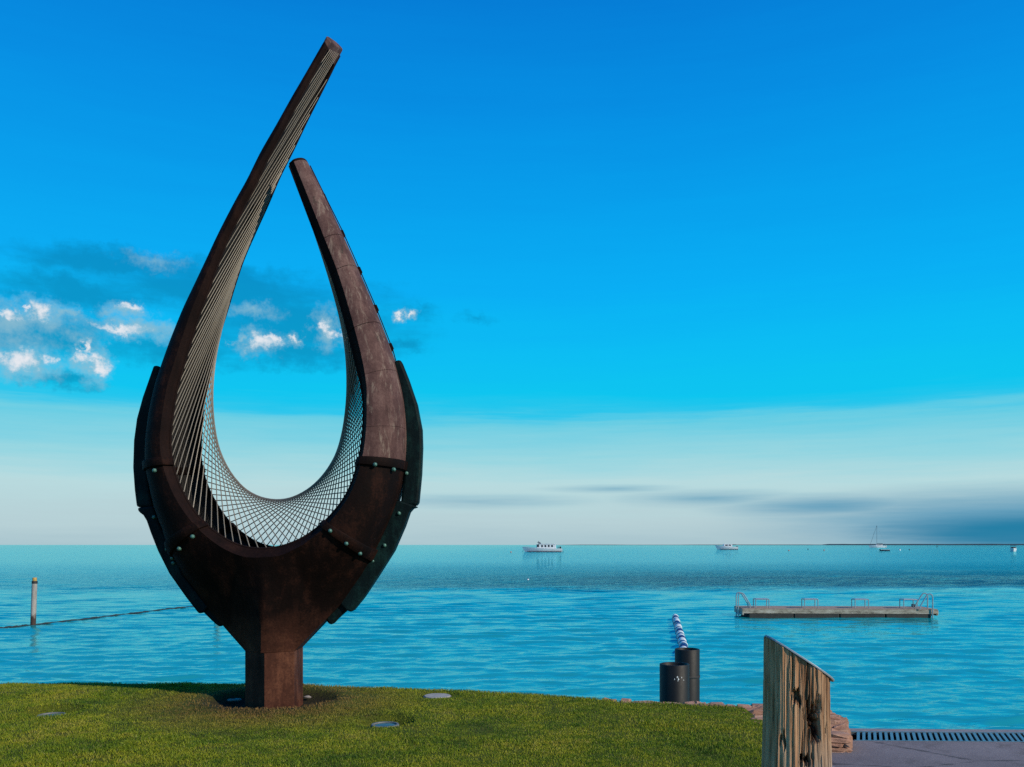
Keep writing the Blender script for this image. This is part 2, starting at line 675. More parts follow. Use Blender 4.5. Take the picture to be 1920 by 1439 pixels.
ms = M.n('ShaderNodeMixShader')
ms.inputs[0].default_value = 0.25
M.l(M.p.outputs[0], ms.inputs[1])
M.l(tr.outputs[0], ms.inputs[2])
M.l(ms.outputs[0], M.out.inputs[0])
m_blade = M.m

# path concrete
M = Mat('path_asphalt')
v = M.coord('World')
n = M.noise(v, 1.6, 7, 0.65)
n2 = M.noise(v, 90, 4, 0.7)
n3_ = M.noise(M.coord('World', (1, 2.5, 1)), 5, 7, 0.7)
c = M.ramp(M.math('ADD', M.math('MULTIPLY', n, 0.6), M.math('MULTIPLY', n2, 0.4)),
           [(0.35, (0.115, 0.100, 0.105)), (0.6, (0.185, 0.165, 0.170)), (0.75, (0.24, 0.215, 0.21))])
c = M.mix(M.ramp(n3_, [(0.66, (0, 0, 0)), (0.74, (0.5, 0.5, 0.5))]), c, (0.36, 0.33, 0.32))
vor = M.n('ShaderNodeTexVoronoi', feature='DISTANCE_TO_EDGE')
M.l(M.coord('World', (1.0, 1.0, 1.0)), vor.inputs['Vector'])
vor.inputs['Scale'].default_value = 0.75
crk = M.math('ADD', vor.outputs['Distance'], M.math('MULTIPLY', M.math('SUBTRACT', n3_, 0.5), 0.10))
c = M.mix(M.ramp(crk, [(0.0, (0.75, 0.75, 0.75)), (0.012, (0, 0, 0))]), c, (0.03, 0.027, 0.027))
sta = M.noise(v, 3.1, 6, 0.7, 1.0)
c = M.mix(M.ramp(sta, [(0.54, (0, 0, 0)), (0.66, (0.55, 0.55, 0.55))]), c, (0.085, 0.070, 0.066))
c = M.mix(M.ramp(n2, [(0.60, (0, 0, 0)), (0.66, (0.6, 0.6, 0.6))]), c, (0.34, 0.30, 0.28))
M.color(c)
M.set(Roughness=0.9)
M.bump(n2, 0.5, 0.006)
m_path = M.m
m_kerb = simple('concrete_edge', (0.20, 0.19, 0.20), 0.9, 0, 0.3, 20, 0.3)

M = Mat('rough_stone')
oi = M.n('ShaderNodeObjectInfo')
v = M.coord('World')
n = M.noise(v, 14, 8, 0.7)
st = M.noise(M.coord('World', (1, 7, 7)), 9, 7, 0.7, 0.5)
f = M.math('ADD', M.math('MULTIPLY', n, 0.5), M.math('MULTIPLY', st, 0.5))
c = M.ramp(f, [(0.32, (0.10, 0.040, 0.024)), (0.50, (0.31, 0.155, 0.098)), (0.68, (0.50, 0.31, 0.21))])
c = M.mix(M.math('MULTIPLY', oi.outputs['Random'], 0.45), c, (0.42, 0.28, 0.20))
M.color(c)
M.set(Roughness=0.9)
M.bump(f, 0.8, 0.02)
m_stone = M.m

m_steel = simple('galvanised_grate', (0.22, 0.27, 0.28), 0.38, 0.75, 0.3, 18)
m_slot = simple('drain_dark', (0.012, 0.012, 0.014), 0.9)
m_alu = simple('brushed_aluminium', (0.36, 0.40, 0.42), 0.35, 0.5, 0.15, 20)
m_plate = simple('sign_plate', (0.30, 0.33, 0.35), 0.5, 0.3, 0.15, 10)
m_lens = simple('light_lens', (0.05, 0.06, 0.065), 0.3, 0.1, 0.25, 18)
m_lightring = simple('light_ring', (0.13, 0.14, 0.14), 0.6, 0.0, 0.25, 18)
m_lid = simple('concrete_lid', (0.30, 0.29, 0.27), 0.85, 0, 0.2, 20)
m_deck = simple('weathered_deck', (0.30, 0.22, 0.165), 0.85, 0, 0.35, 9)
m_float = simple('pontoon_hull', (0.022, 0.022, 0.020), 0.7, 0, 0.4, 8)
m_white = simple('white_gelcoat', (0.62, 0.64, 0.66), 0.3, 0, 0.06, 0.5)
m_whitepaint = simple('white_float', (0.60, 0.66, 0.66), 0.5, 0, 0.1, 12)
m_blue = simple('blue_float', (0.008, 0.026, 0.13), 0.45, 0, 0.2, 12)
m_glass = simple('boat_glass', (0.012, 0.018, 0.03), 0.12, 0, 0.1, 2)
m_navy = simple('navy_trim', (0.018, 0.025, 0.05), 0.5)
m_dark = simple('dark_rubber', (0.015, 0.015, 0.016), 0.7)
m_yellow = simple('yellow_cap', (0.42, 0.24, 0.05), 0.5, 0, 0.2, 10)
m_rope = simple('weedy_net_floats', (0.012, 0.022, 0.030), 0.8)
m_orange = simple('orange_buoy', (0.45, 0.12, 0.05), 0.5)
m_land = simple('far_shore', (0.012, 0.035, 0.045), 0.95, 0, 0.3, 0.002)
m_pebble = simple('pale_pebble', (0.26, 0.23, 0.21), 0.85)
m_sand = simple('bank_sand', (0.30, 0.25, 0.18), 0.95, 0, 0.3, 3)

M = Mat('pile_concrete')
v = M.coord('World')
n = M.noise(M.coord('World', (1, 1, 0.25)), 7, 7, 0.7)
sp = M.n('ShaderNodeSeparateXYZ')
gg = M.n('ShaderNodeNewGeometry')
M.l(gg.outputs['Position'], sp.inputs[0])
hgt = M.math('MULTIPLY_ADD', M.math('SUBTRACT', n, 0.5), 0.5, M.math('SUBTRACT', sp.outputs[2], WATER_Z))
c = M.ramp(n, [(0.35, (0.22, 0.19, 0.17)), (0.65, (0.40, 0.35, 0.31))])
M.color(M.mix(M.ramp(hgt, [(0.28, (1, 1, 1)), (0.42, (0, 0, 0))]), c, (0.045, 0.022, 0.016)))
M.set(Roughness=0.8)
m_pile = M.m

# ------------------------------------------------------------------ ground: turf, bank, path
EDGE = [(-80, 11.5), (-20, 10.6), (-6, 10.25), (-5.9, 10.22), (-4, 10.18), (-3, 10.12), (-2.2, 10.02), (-1.3, 9.93), (-0.35, 9.70), (0.23, 9.47),
        (0.77, 9.16), (1.18, 8.95), (1.8, 8.80), (2.46, 8.68), (2.56, 8.66)]
ex = np.array([p[0] for p in EDGE])
ey = np.array([p[1] for p in EDGE])
PATH_Z = -0.15
COL = (-2.47, 9.2)
LIGHTS = [on_plane(97, 1340, -0.03), on_plane(722, 1358, -0.03)]
LID = on_plane(820, 1302, 0.0)


def vnoise(x, y, s, seed=0):
    """cheap smooth value noise"""
    x = np.asarray(x) * s + seed * 17.3
    y = np.asarray(y) * s + seed * 5.1
    xi, yi = np.floor(x), np.floor(y)
    fx, fy = x - xi, y - yi
    fx, fy = fx * fx * (3 - 2 * fx), fy * fy * (3 - 2 * fy)

    def h(a, b):
        q = np.sin(a * 127.1 + b * 311.7 + seed * 13.7) * 43758.5453
        return q - np.floor(q)
    return (h(xi, yi) * (1 - fx) + h(xi + 1, yi) * fx) * (1 - fy) + (h(xi, yi + 1) * (1 - fx) + h(xi + 1, yi + 1) * fx) * fy


def ground_z(x, y):
    x = np.asarray(x, float)
    y = np.asarray(y, float)
    z = 0.030 * (vnoise(x, y, 0.9, 1) - 0.5) + 0.016 * (vnoise(x, y, 3.1, 2) - 0.5)
    for L in LIGHTS:
        d = np.hypot(x - L.x, y - L.y - 0.05)
        z -= 0.085 * np.clip(1 - (d / 0.29) ** 4, 0, 1)
    d = np.hypot(x - LID.x, y - LID.y)
    z -= 0.03 * np.clip(1 - (d / 0.25) ** 4, 0, 1)
    d = np.hypot((x - COL[0]) / 1.15, y - COL[1] + 0.02)
    z -= 0.10 * np.clip(1 - (d / 0.58) ** 6, 0, 1)
    z += 0.02 * np.exp(-((d - 0.68) / 0.12) ** 2)
    return z


xs = np.concatenate([np.linspace(-80, -7, 40)[:-1], np.arange(-7, 2.28, 0.045), [2.28]])
sy = np.concatenate([np.linspace(-40, 5.6, 30)[:-1], np.linspace(5.6, 10.2, 110)])
tv, tf = [], []
nx = len(xs)
rows = []
for j, yy in enumerate(sy):
    e = np.interp(xs, ex, ey)
    y = np.where(yy > 5.6, 5.6 + (yy - 5.6) / 4.6 * (e - 5.6), yy)
    z = ground_z(xs, y)
    rows.append(np.stack([xs, y, z], 1))
e = np.interp(xs, ex, ey)
for dy, zz in ((0.06, -0.03), (0.22, -0.20), (0.8, -0.75), (1.8, -1.45), (3.0, -1.9)):
    rows.append(np.stack([xs, e + dy, np.full(nx, zz)], 1))
V = np.concatenate(rows)
fs = []
nr = len(rows)
for j in range(nr - 1):
    for i in range(nx - 1):
        a = j * nx + i
        fs.append((a, a + 1, a + nx + 1, a + nx))
lawn = mesh_obj('lawn', V, fs, m_turf, smooth=True)
tag(lawn, kind='structure')

# grass blades (uncountable)
xb, yb = [], []
N = 560000
x = rng.uniform(-6.4, 2.27, N)
y = 5.9 + rng.uniform(0, 1, N) ** 1.25 * 4.5
e = np.interp(x, ex, ey)
keep = (y < e + 0.05) & (np.abs(x) < 0.62 * y + 0.3)
for L in LIGHTS:
    keep &= np.hypot(x - L.x, (y - L.y + .05) * .75) > 0.145
keep &= np.hypot(x - LID.x, y - LID.y) > 0.155
dcol = np.hypot((x - COL[0]) / 1.15, y - COL[1])
keep &= (dcol > 0.56) & (rng.uniform(0, 1, N) < np.clip((dcol - 0.5) / 0.5, 0.12, 1))
thin = vnoise(x, y, 6.0, 5)
keep &= rng.uniform(0, 1, N) < 0.25 + 1.0 * thin
x, y = x[keep], y[keep]
n = len(x)
z = ground_z(x, np.minimum(y, np.interp(x, ex, ey)))
tall = 0.6 + 0.7 * vnoise(x, y, 1.7, 8) + 0.9 * np.clip(vnoise(x, y, 7.5, 9) - .55, 0, 1)
h = rng.uniform(0.008, 0.021, n) * tall
wd = rng.uniform(0.0016, 0.0032, n)
an = rng.uniform(0, 2 * np.pi, n)
ln = rng.uniform(0.1, 0.95, n) * h
la = rng.uniform(0, 2 * np.pi, n)
dx, dy = np.cos(an) * wd, np.sin(an) * wd
v0 = np.stack([x - dx, y - dy, z - 0.004], 1)
v1 = np.stack([x + dx, y + dy, z - 0.004], 1)
v2 = np.stack([x + dx * .7 + np.cos(la) * ln * .4, y + dy * .7 + np.sin(la) * ln * .4, z + h * .6], 1)
v3 = np.stack([x + np.cos(la) * ln, y + np.sin(la) * ln, z + h], 1)
vv = np.stack([v0, v1, v2, v3], 1).reshape(-1, 3)
me = bpy.data.meshes.new('grass')
me.vertices.add(4 * n)
me.vertices.foreach_set('co', vv.astype(np.float32).ravel())
me.loops.add(4 * n)
me.loops.foreach_set('vertex_index', np.arange(4 * n, dtype=np.int32))
me.polygons.add(n)
me.polygons.foreach_set('loop_start', np.arange(0, 4 * n, 4, dtype=np.int32))
me.polygons.foreach_set('loop_total', np.full(n, 4, dtype=np.int32))
me.update(calc_edges=True)
me.materials.append(m_blade)
grass = bpy.data.objects.new('grass', me)
C.objects.link(grass)
tag(grass, 'short mown green grass covering the mound around the sculpture', 'grass', kind='stuff')

# path with its concrete edge and drop to the water
G0 = Vector((3.10, 7.92, 0))       # grate near-left corner (plan)
GD = (Vector((4.75, 7.86, 0)) - G0)
gdir = GD.normalized()


def gy(x):      # near side of the drain along the path
    return G0.y + (x - G0.x) * gdir.y / gdir.x


GW = 0.40       # drain width
px0, px1 = 2.30, 60.0
pm = MB()
pm.add([(px0, -40, PATH_Z), (px1, -40, PATH_Z), (px1, gy(px1), PATH_Z), (px0, gy(px0), PATH_Z)], [(0, 1, 2, 3)])
path = pm.build('path', m_path)
tag(path, kind='structure')
km = MB()
y0 = 0.012
km.add([(px0, gy(px0) + GW + y0, PATH_Z), (px1, gy(px1) + GW + y0, PATH_Z), (px1, gy(px1) + GW + .14, PATH_Z), (px0, gy(px0) + GW + .14, PATH_Z),
        (px0, gy(px0) + GW + .16, PATH_Z - .02), (px1, gy(px1) + GW + .16, PATH_Z - .02), (px1, gy(px1) + GW + .16, -2.2), (px0, gy(px0) + GW + .16, -2.2),
        (px0, gy(px0) + GW + y0, -0.3), (px1, gy(px1) + GW + y0, -0.3)],
       [(0, 1, 2, 3), (3, 2, 5, 4), (4, 5, 6, 7), (0, 1, 9, 8)])
kerb = km.build('path_edge', m_kerb)
tag(kerb, kind='structure')
# drain: a long trench with a galvanised grating
drain = empty('trench_drain', (3.9, gy(3.9) + GW / 2, PATH_Z - .1),
              'long slotted metal drain grating along the water edge of the grey path', 'drain')
tr_ = MB()
xa, xb_ = 3.06, 6.4
tr_.add([(xa, gy(xa), PATH_Z - .09), (xb_, gy(xb_), PATH_Z - .09), (xb_, gy(xb_) + GW, PATH_Z - .09), (xa, gy(xa) + GW, PATH_Z - .09),
         (xa, gy(xa), PATH_Z - .003), (xb_, gy(xb_), PATH_Z - .003), (xb_, gy(xb_) + GW, PATH_Z - .003), (xa, gy(xa) + GW, PATH_Z - .003)],
        [(0, 1, 2, 3), (0, 1, 5, 4), (3, 2, 6, 7), (0, 3, 7, 4), (1, 2, 6, 5)])
tr_.build('channel', m_slot, drain)
for s, nm in ((0.0, 'rail'), (GW - .02, 'rail')):
    rm = MB()
    rm.prism([(xa, gy(xa) + s, PATH_Z - .03), (xb_, gy(xb_) + s, PATH_Z - .03), (xb_, gy(xb_) + s + .02, PATH_Z - .03), (xa, gy(xa) + s + .02, PATH_Z - .03)], (0, 0, .034))
    rm.build(nm, m_steel, drain)
bar_me = None
nb_ = int((xb_ - xa) / 0.0505)
for i in range(nb_):
    bx = xa - 0.12 + i * 0.0505
    if bx < xa + .02:
        continue
    if bar_me is None:
        b = MB()
        sk = math.tan(R(21.5))
        b.prism([(x0_ + sk * y_, y_, -.028) for x0_, y_ in ((-.0135, .022), (.0135, .022), (.0135, GW - .022), (-.0135, GW - .022))], (0, 0, .029))
        o = b.build('bar', m_steel, local=True)
        bar_me = o.data
    else:
        o = bpy.data.objects.new('bar', bar_me)
        C.objects.link(o)
    o.location = (bx, gy(bx), PATH_Z)
    attach(o, drain)
# the path plate that the drain sits in beyond its end (left stub by the stones)
sm_ = MB()
sm_.add([(px0, gy(px0), PATH_Z), (xa, gy(xa), PATH_Z), (xa, gy(xa) + GW + y0, PATH_Z), (px0, gy(px0) + GW + y0, PATH_Z)], [(0, 1, 2, 3)])
sm_.add([(xb_, gy(xb_), PATH_Z), (px1, gy(px1), PATH_Z), (px1, gy(px1) + GW + y0, PATH_Z), (xb_, gy(xb_) + GW + y0, PATH_Z)], [(0, 1, 2, 3)])
stub = sm_.build('path_strip', m_path)
tag(stub, kind='structure')
# low kerb between lawn and path, nearer the camera
rk = MB()
rk.box(2.24, 2.32, -40, 7.44, -0.4, 0.005)
rkerb = rk.build('lawn_kerb', m_kerb)
tag(rkerb, kind='structure')

# ------------------------------------------------------------------ sea
ys = [8.3]
while ys[-1] < 130:
    ys.append(ys[-1] + max(0.055, 0.0042 * ys[-1]))
while ys[-1] < 40000:
    ys.append(ys[-1] * 1.06)
ys = np.array(ys)
us = np.concatenate([np.linspace(-6, -0.72, 60)[:-1], np.linspace(-0.72, 0.72, 430), np.linspace(0.72, 6, 60)[1:]])
Yg, Ug = np.meshgrid(ys, us, indexing='ij')
Xg = Ug * np.maximum(Yg, 8.3)
dyg = np.maximum(0.055, 0.0042 * Yg)
Zg = np.zeros_like(Xg)
wr = np.random.default_rng(3)
calm = 0.55 + 0.75 * vnoise(Xg, Yg, 0.09, 3) * (0.5 + vnoise(Xg * .35, Yg, 0.35, 4))
for k in range(46):
    lam = 0.26 * (6.0 ** wr.uniform(0, 1))
    th = wr.normal(0, 0.30)
    kx, ky = math.sin(th) * 2 * math.pi / lam, math.cos(th) * 2 * math.pi / lam
    A = 0.0046 * lam ** 0.9
    fade = np.clip((lam / (dyg * 2.6)) - 1.0, 0, 1)
    wob = 1.2 * vnoise(Xg, Yg, 0.22, 20 + k)
    Zg += A * fade * np.sin(kx * Xg + ky * Yg + wr.uniform(0, 6.28) + wob)
Zg *= calm
Zg *= np.clip((400 - Yg) / 300, 0, 1)
Zg += WATER_Z
nyr, nxr = Xg.shape
V = np.stack([Xg, Yg, Zg], -1).reshape(-1, 3)
I = (np.arange(nyr - 1)[:, None] * nxr + np.arange(nxr - 1)[None, :]).ravel()
Q = np.stack([I, I + 1, I + nxr + 1, I + nxr], 1).astype(np.int32)
me = bpy.data.meshes.new('sea')
me.vertices.add(len(V))
me.vertices.foreach_set('co', V.astype(np.float32).ravel())
me.loops.add(Q.size)
me.loops.foreach_set('vertex_index', Q.ravel())
me.polygons.add(len(Q))
me.polygons.foreach_set('loop_start', np.arange(0, Q.size, 4, dtype=np.int32))
me.polygons.foreach_set('loop_total', np.full(len(Q), 4, dtype=np.int32))
me.update(calc_edges=True)
me.polygons.foreach_set('use_smooth', [True] * len(Q))
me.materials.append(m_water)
sea = bpy.data.objects.new('sea', me)
C.objects.link(sea)
tag(sea, kind='structure')

# far low shore on the horizon
sh = MB()
D_ = 9000.0
pp, bb = [], []
top = []
for i in range(90):
    px = 1040 + i * 14
    hgt = 2.0 + 3.0 * float(vnoise(i * 0.31, 0.0, 1.0, 9)) + (7.0 if px > 1585 else 0.0) * (0.75 + 0.4 * float(vnoise(i * .5, 3.0, 1.0, 2)))
    if i < 4:
        hgt *= i / 4
    pp.append(((px - CX) / F * D_, hgt))
v, f = [], []
for (x_, h_) in pp:
    v += [(x_, D_, WATER_Z - 2), (x_, D_ + 40, WATER_Z + h_ + 1), (x_, D_ + 500, WATER_Z + h_ + 1), (x_, D_ + 600, WATER_Z - 2)]
for i in range(len(pp) - 1):
    for k in range(3):
        a = i * 4 + k
        f.append((a, a + 4, a + 5, a + 1))
sh.add(v, f)
shore = sh.build('far_shore', m_land)
tag(shore, kind='structure')

# ------------------------------------------------------------------ the sculpture
YC = COL[1]
PAIRS = [((543, 311), (581, 308)), ((563, 364), (606, 358)), ((591, 438), (640, 430)), ((620, 512), (672, 502)), ((642.5, 586), (703, 574)),
         ((664, 669), (735, 656)), ((677, 721), (752, 713)), ((681.6, 759), (761, 755)), ((681, 802), (766, 805)), ((677, 840), (766, 848)),
         ((671, 868), (763, 880)), ((660, 905), (756, 918)), ((645, 935), (746, 952)), ((627, 959), (728, 995)), ((606, 981), (704, 1042)),
         ((587, 996), (683, 1078)), ((567.5, 1009), (650, 1124)), ((548, 1018), (604, 1172)), ((527, 1025), (560, 1217)), ((500, 1029), (514, 1217)),
         ((472, 1028), (470, 1217)), ((450, 1023), (439, 1186)), ((428, 1014), (392, 1136)), ((405, 999), (350, 1084)), ((384, 982), (323, 1035)),
         ((365, 960), (308, 998)), ((347, 932), (293, 960)), ((332, 900), (282, 915)), ((323, 868), (275, 885)), ((319, 834), (273, 845)),
         ((321, 800), (276, 800)), ((325, 768), (281, 762)), ((332, 728), (291, 720)), ((343, 690), (304, 680)), ((355, 650), (318, 640)),
         ((372, 595), (341, 584)), ((390, 547), (362.6, 537)), ((407, 500), (385, 490)), ((427, 450), (408, 441)), ((455, 393), (437, 384)),
         ((478, 349), (461, 341)), ((502, 298), (486, 291)), ((530, 247), (515, 240)), ((558, 193), (545, 187)), ((585, 144), (573, 138)),
         ((614, 90), (604, 83))]
NP = len(PAIRS) - 1
DI = ([0, 3, 5, 8, 12, 26, 30, 33, 36, 40, 45], [.30, .50, .68, .85, .88, .88, .85, .75, .62, .48, .34])
KL = ([0, 3, 5, 7, 9, 14, 19, 24, 29, 32, 36, 45], [.33, .29, .24, .13, .12, .11, .08, .11, .18, .20, .24, .26])


def interp_pair(t, w):
    t = min(max(t, 0.0), NP - 1e-6)
    i = int(t)
    u = t - i
    P = [Vector(PAIRS[min(max(i + o, 0), NP)][w]) for o in (-1, 0, 1, 2)]
    if w == 1 and 14.5 < t < 23.5:
        return P[1].lerp(P[2], u)
    return 0.5 * ((2 * P[1]) + (P[2] - P[0]) * u + (2 * P[0] - 5 * P[1] + 4 * P[2] - P[3]) * u * u + (3 * P[1] - P[0] - 3 * P[2] + P[3]) * u ** 3)


def unproj(p, Y):
    return Vector(((p[0] - CX) / F * Y, Y, CAM_Z + (CY - p[1]) / F * Y))


def hend(t):
    """half depth where the section closes: nearly a seam on the arms, deep over the column"""
    return float(np.interp(t, [0, 14, 16, 18, 19.1, 20, 22, 24, 45], [.03, .05, .09, .19, .36, .19, .09, .05, .03]))


NK = 9


FIT_T = np.arange(0, NP + 1)
FIT = np.ones(NP + 1)


def half_section(t):
    """list of (x, z, half depth) from the inner rim over the lip to the outer seam"""
    di = float(np.interp(t, *DI))
    D = 1.25 * di
    kl = float(np.interp(t, *KL))
    a = unproj(interp_pair(t, 0), YC - di / 2)
    b = unproj(interp_pair(t, 1), YC)
    a = Vector((a.x, a.z))
    b = Vector((b.x, b.z))
    b = a + (b - a) * float(np.interp(t, FIT_T, FIT))
    he = hend(t)
    out = [(a, 0.4 * D)]
    bodyw = float(np.interp(t, [14, 17, 21, 24], [0, 1, 1, 0]))
    for i in range(NK + 1):
        th = i / NK * math.pi / 2
        # round arm section, flatter hull section over the body
        k1, h1 = kl + (1 - kl) * math.sin(th), he + (0.5 * D - he) * math.cos(th) ** 0.85
        s = i / NK
        k2, h2 = kl + (1 - kl) * s, he + (0.5 * D - he) * (1 - s) ** 1.15
        k = k1 + (k2 - k1) * bodyw
        hh_ = h1 + (h2 - h1) * bodyw
        out.append((a.lerp(b, k), hh_))
    return out


def section(t):
    h = half_section(t)
    front = [Vector((p.x, YC - d, p.y)) for p, d in h]
    back = [Vector((p.x, YC + d, p.y)) for p, d in reversed(h)]
    return front + back


# match the outline: the nearer, bulging part of a section may stand out further than its seam
for it in range(6):
    new = FIT.copy()
    for i in range(NP + 1):
        if 14.5 < i < 23.5:
            continue
        t_ = min(i, NP - 1e-3)
        q0, q1 = interp_pair(t_, 0), interp_pair(t_, 1)
        dr = (q1 - q0).normalized()
        want = (q1 - q0).length
        got = max(((CX + F * p.x / p.y - q0[0]) * dr[0] + (CY - F * (p.z - CAM_Z) / p.y - q0[1]) * dr[1]) for p in section(t_))
        new[i] = min(1.4, max(0.25, FIT[i] * (1 + 0.7 * (want / max(got, 1) - 1))))
    FIT[:] = new
k_ = np.array([.25, .5, .25])
FIT[1:-1] = np.convolve(FIT, k_, 'valid')
print('fit', [round(float(v), 2) for v in FIT])
NS = 2 * (NK + 2)


def loft(t0, t1, steps, inset=0.0):
    v, f = [], []
    for j in range(steps + 1):
        t = t0 + (t1 - t0) * j / steps
        v += section(t)
    for j in range(steps):
        for i in range(NS - 1):
            a = j * NS + i
            f.append((a, a + 1, a + NS + 1, a + NS))
    return v, f


sc = empty('arch_sculpture', (COL[0], COL[1], -0.09),
           'tall rusty steel sculpture of two curved horns strung with wires, standing on the lawn', 'sculpture')


def shell_part(name, t0, t1, steps, mat, th=0.02, lip=True):
    v, f = loft(t0, t1, steps)
    o = mesh_obj(name, v, f, [mat, m_inside, m_lip], sc, smooth=True)
    # lip facets get the lip steel
    for j in range(steps):
        for i in (0, NS - 2):
            o.data.polygons[j * (NS - 1) + i].material_index = 2
    bm = bmesh.new()
    bm.from_mesh(o.data)
    bmesh.ops.recalc_face_normals(bm, faces=bm.faces)
    # outward = towards the camera on the front half
    fc = [q for q in bm.faces if q.index % (NS - 1) == 3]
    if sum(q.normal.y for q in fc) > 0:
        bmesh.ops.reverse_faces(bm, faces=bm.faces)
    for e in bm.edges:
        if len(e.link_faces) == 1:
            e.smooth = False
        if len(e.link_faces) == 2 and e.calc_face_angle(0) > R(34):
            e.smooth = False
    bm.to_mesh(o.data)
    bm.free()
    s = o.modifiers.new('thick', 'SOLIDIFY')
    s.thickness = th
    s.offset = -1
    s.material_offset = 1
    s.material_offset_rim = 0
    return o


# right horn: plates welded one above the other, thin open seams
seams = [0.0, 2.25, 3.05, 4.45, 5.75, 8.05, 9.95]
for a, b in zip(seams[:-1], seams[1:]):
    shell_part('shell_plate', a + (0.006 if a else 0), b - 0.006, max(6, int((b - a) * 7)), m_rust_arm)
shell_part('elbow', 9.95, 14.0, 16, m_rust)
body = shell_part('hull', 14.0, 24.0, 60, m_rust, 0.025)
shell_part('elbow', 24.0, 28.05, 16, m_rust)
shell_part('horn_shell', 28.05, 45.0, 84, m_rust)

# column
cl = MB()
bx0, bx1 = unproj((470, 1217), YC), unproj((560, 1217), YC)
xr = unproj((514, 1217), YC).x
ztop = bx0.z
prof = [(bx0.x, -.19), (xr, -.36), (bx1.x, -.19), (bx1.x, .19), (xr, .36), (bx0.x, .19)]
ring_t = [(x_, YC + y_, ztop - 0.002) for x_, y_ in prof]
ring_b = [(x_, YC + y_, -0.25) for x_, y_ in prof]
cl.add(ring_t + ring_b, [(i, (i + 1) % 6, 6 + (i + 1) % 6, 6 + i) for i in range(6)])
cl.build('column', m_column, sc)


def tangent(t):
    a, b = half_section(max(t - .3, 0)), half_section(min(t + .3, NP - 1e-3))
    d = (b[0][0] + b[-1][0]) - (a[0][0] + a[-1][0])
    return Vector((d.x, 0, d.y)).normalized()


def cap(name, t, off, mat):
    s = section(t)
    m = MB()
    m.prism(s, off)
    return m.build(name, mat, sc, bevel=0.008)


TIP = tangent(NP - .5)
sT = section(NP - 1e-3)
ymin, ymax = min(p.y for p in sT), max(p.y for p in sT)
SHEAR = 0.15
tv_ = [p.copy() for p in sT]
tv2 = [p + TIP * (0.055 + SHEAR * (p.y - ymin) / (ymax - ymin)) for p in sT]
m = MB()
n_ = len(sT)
m.add(tv_ + tv2, [tuple(range(n_)), tuple(range(2 * n_ - 1, n_ - 1, -1))] + [((i + 1) % n_, i, n_ + i, n_ + (i + 1) % n_) for i in range(n_)])
m.build('end_cap', m_rust_arm, sc, bevel=0.008)
cap('end_cap', 0.0, tangent(.5) * -0.028, m_lip)


def ring(t0, t1, off=0.028):
    rows_ = []
    for t in (t0, (t0 + t1) / 2, t1):
        h = half_section(t)
        pts = [Vector((p.x, -d, p.y)) for p, d in h]
        full = pts + [Vector((p.x, -p.y, p.z)) for p in reversed(pts)]
        # outward offset in the section's own plane
        o_ = []
        ax = Vector((pts[-1].x - pts[0].x, 0, pts[-1].z - pts[0].z)).normalized()
        for i, p in enumerate(full):
            q0, q1 = full[max(i - 1, 0)], full[min(i + 1, len(full) - 1)]
            d = (q1 - q0)
            du, dv_ = d.dot(ax), d.y
            nrm = (ax * dv_ - Vector((0, 1, 0)) * du)
            nrm.normalize()
            o_.append(p + nrm * off + Vector((0, YC, 0)))
        rows_.append(o_)
    v = [p for r in rows_ for p in r]
    n_ = len(rows_[0])
    f = []
    for j in range(2):
        for i in range(n_ - 1):
            a = j * n_ + i
            f.append((a, a + 1, a + n_ + 1, a + n_))
    o = mesh_obj('collar', v, f, m_rust, sc, smooth=True)
    bm = bmesh.new()
    bm.from_mesh(o.data)
    bmesh.ops.recalc_face_normals(bm, faces=bm.faces)
    fc = [q for q in bm.faces if q.index % (n_ - 1) == 4]
    if sum(q.normal.y for q in fc) > 0:
        bmesh.ops.reverse_faces(bm, faces=bm.faces)
    bm.to_mesh(o.data)
    bm.free()
    s = o.modifiers.new('thick', 'SOLIDIFY')
    s.thickness = off + 0.03
    s.offset = -1
    bv = o.modifiers.new('bevel', 'BEVEL')
    bv.width = 0.006
    bv.segments = 2
    bv.limit_method = 'ANGLE'
    return o


collars = [ring(9.62, 10.12), ring(13.75, 14.25), ring(23.75, 24.25), ring(27.85, 28.3)]

# bolts (dome heads), shared mesh
bm_ = MB()
bm_.lathe([(0.021, -0.01), (0.021, 0.004), (0.017, 0.012), (0.010, 0.018), (0.001, 0.020)], 10)
b0 = bm_.build('bolt', m_bolt, smooth=True)
bolt_me = b0.data
bpy.data.objects.remove(b0)


def front_hit(px, py, ta, tb):
    best = None
    for j in range(41):
        t = ta + (tb - ta) * j / 40
        h = half_section(t)
        for i in range(1, len(h) - 1):
            for u in (0, .25, .5, .75):
                p = h[i][0].lerp(h[i + 1][0], u)
                d = h[i][1] + (h[i + 1][1] - h[i][1]) * u
                w = Vector((p.x, YC - d, p.y))
                qx, qy = CX + F * w.x / w.y, CY - F * (w.z - CAM_Z) / w.y
                e = (qx - px) ** 2 + (qy - py) ** 2
                if best is None or e < best[0]:
                    a0 = Vector((h[i][0].x, YC - h[i][1], h[i][0].y))
                    a1 = Vector((h[i + 1][0].x, YC - h[i + 1][1], h[i + 1][0].y))
                    along = tangent(t)
                    nrm = (a1 - a0).cross(along)
                    if nrm.y > 0:
                        nrm = -nrm
                    best = (e, w, nrm.normalized())
    return best[1], best[2]


def bolt(pos, nrm, parent):
    o = bpy.data.objects.new('bolt', bolt_me)
    C.objects.link(o)
    o.rotation_euler = nrm.to_track_quat('Z', 'Y').to_euler()
    o.location = pos
    return attach(o, parent) if parent.type == 'EMPTY' else attach(o, parent, True)


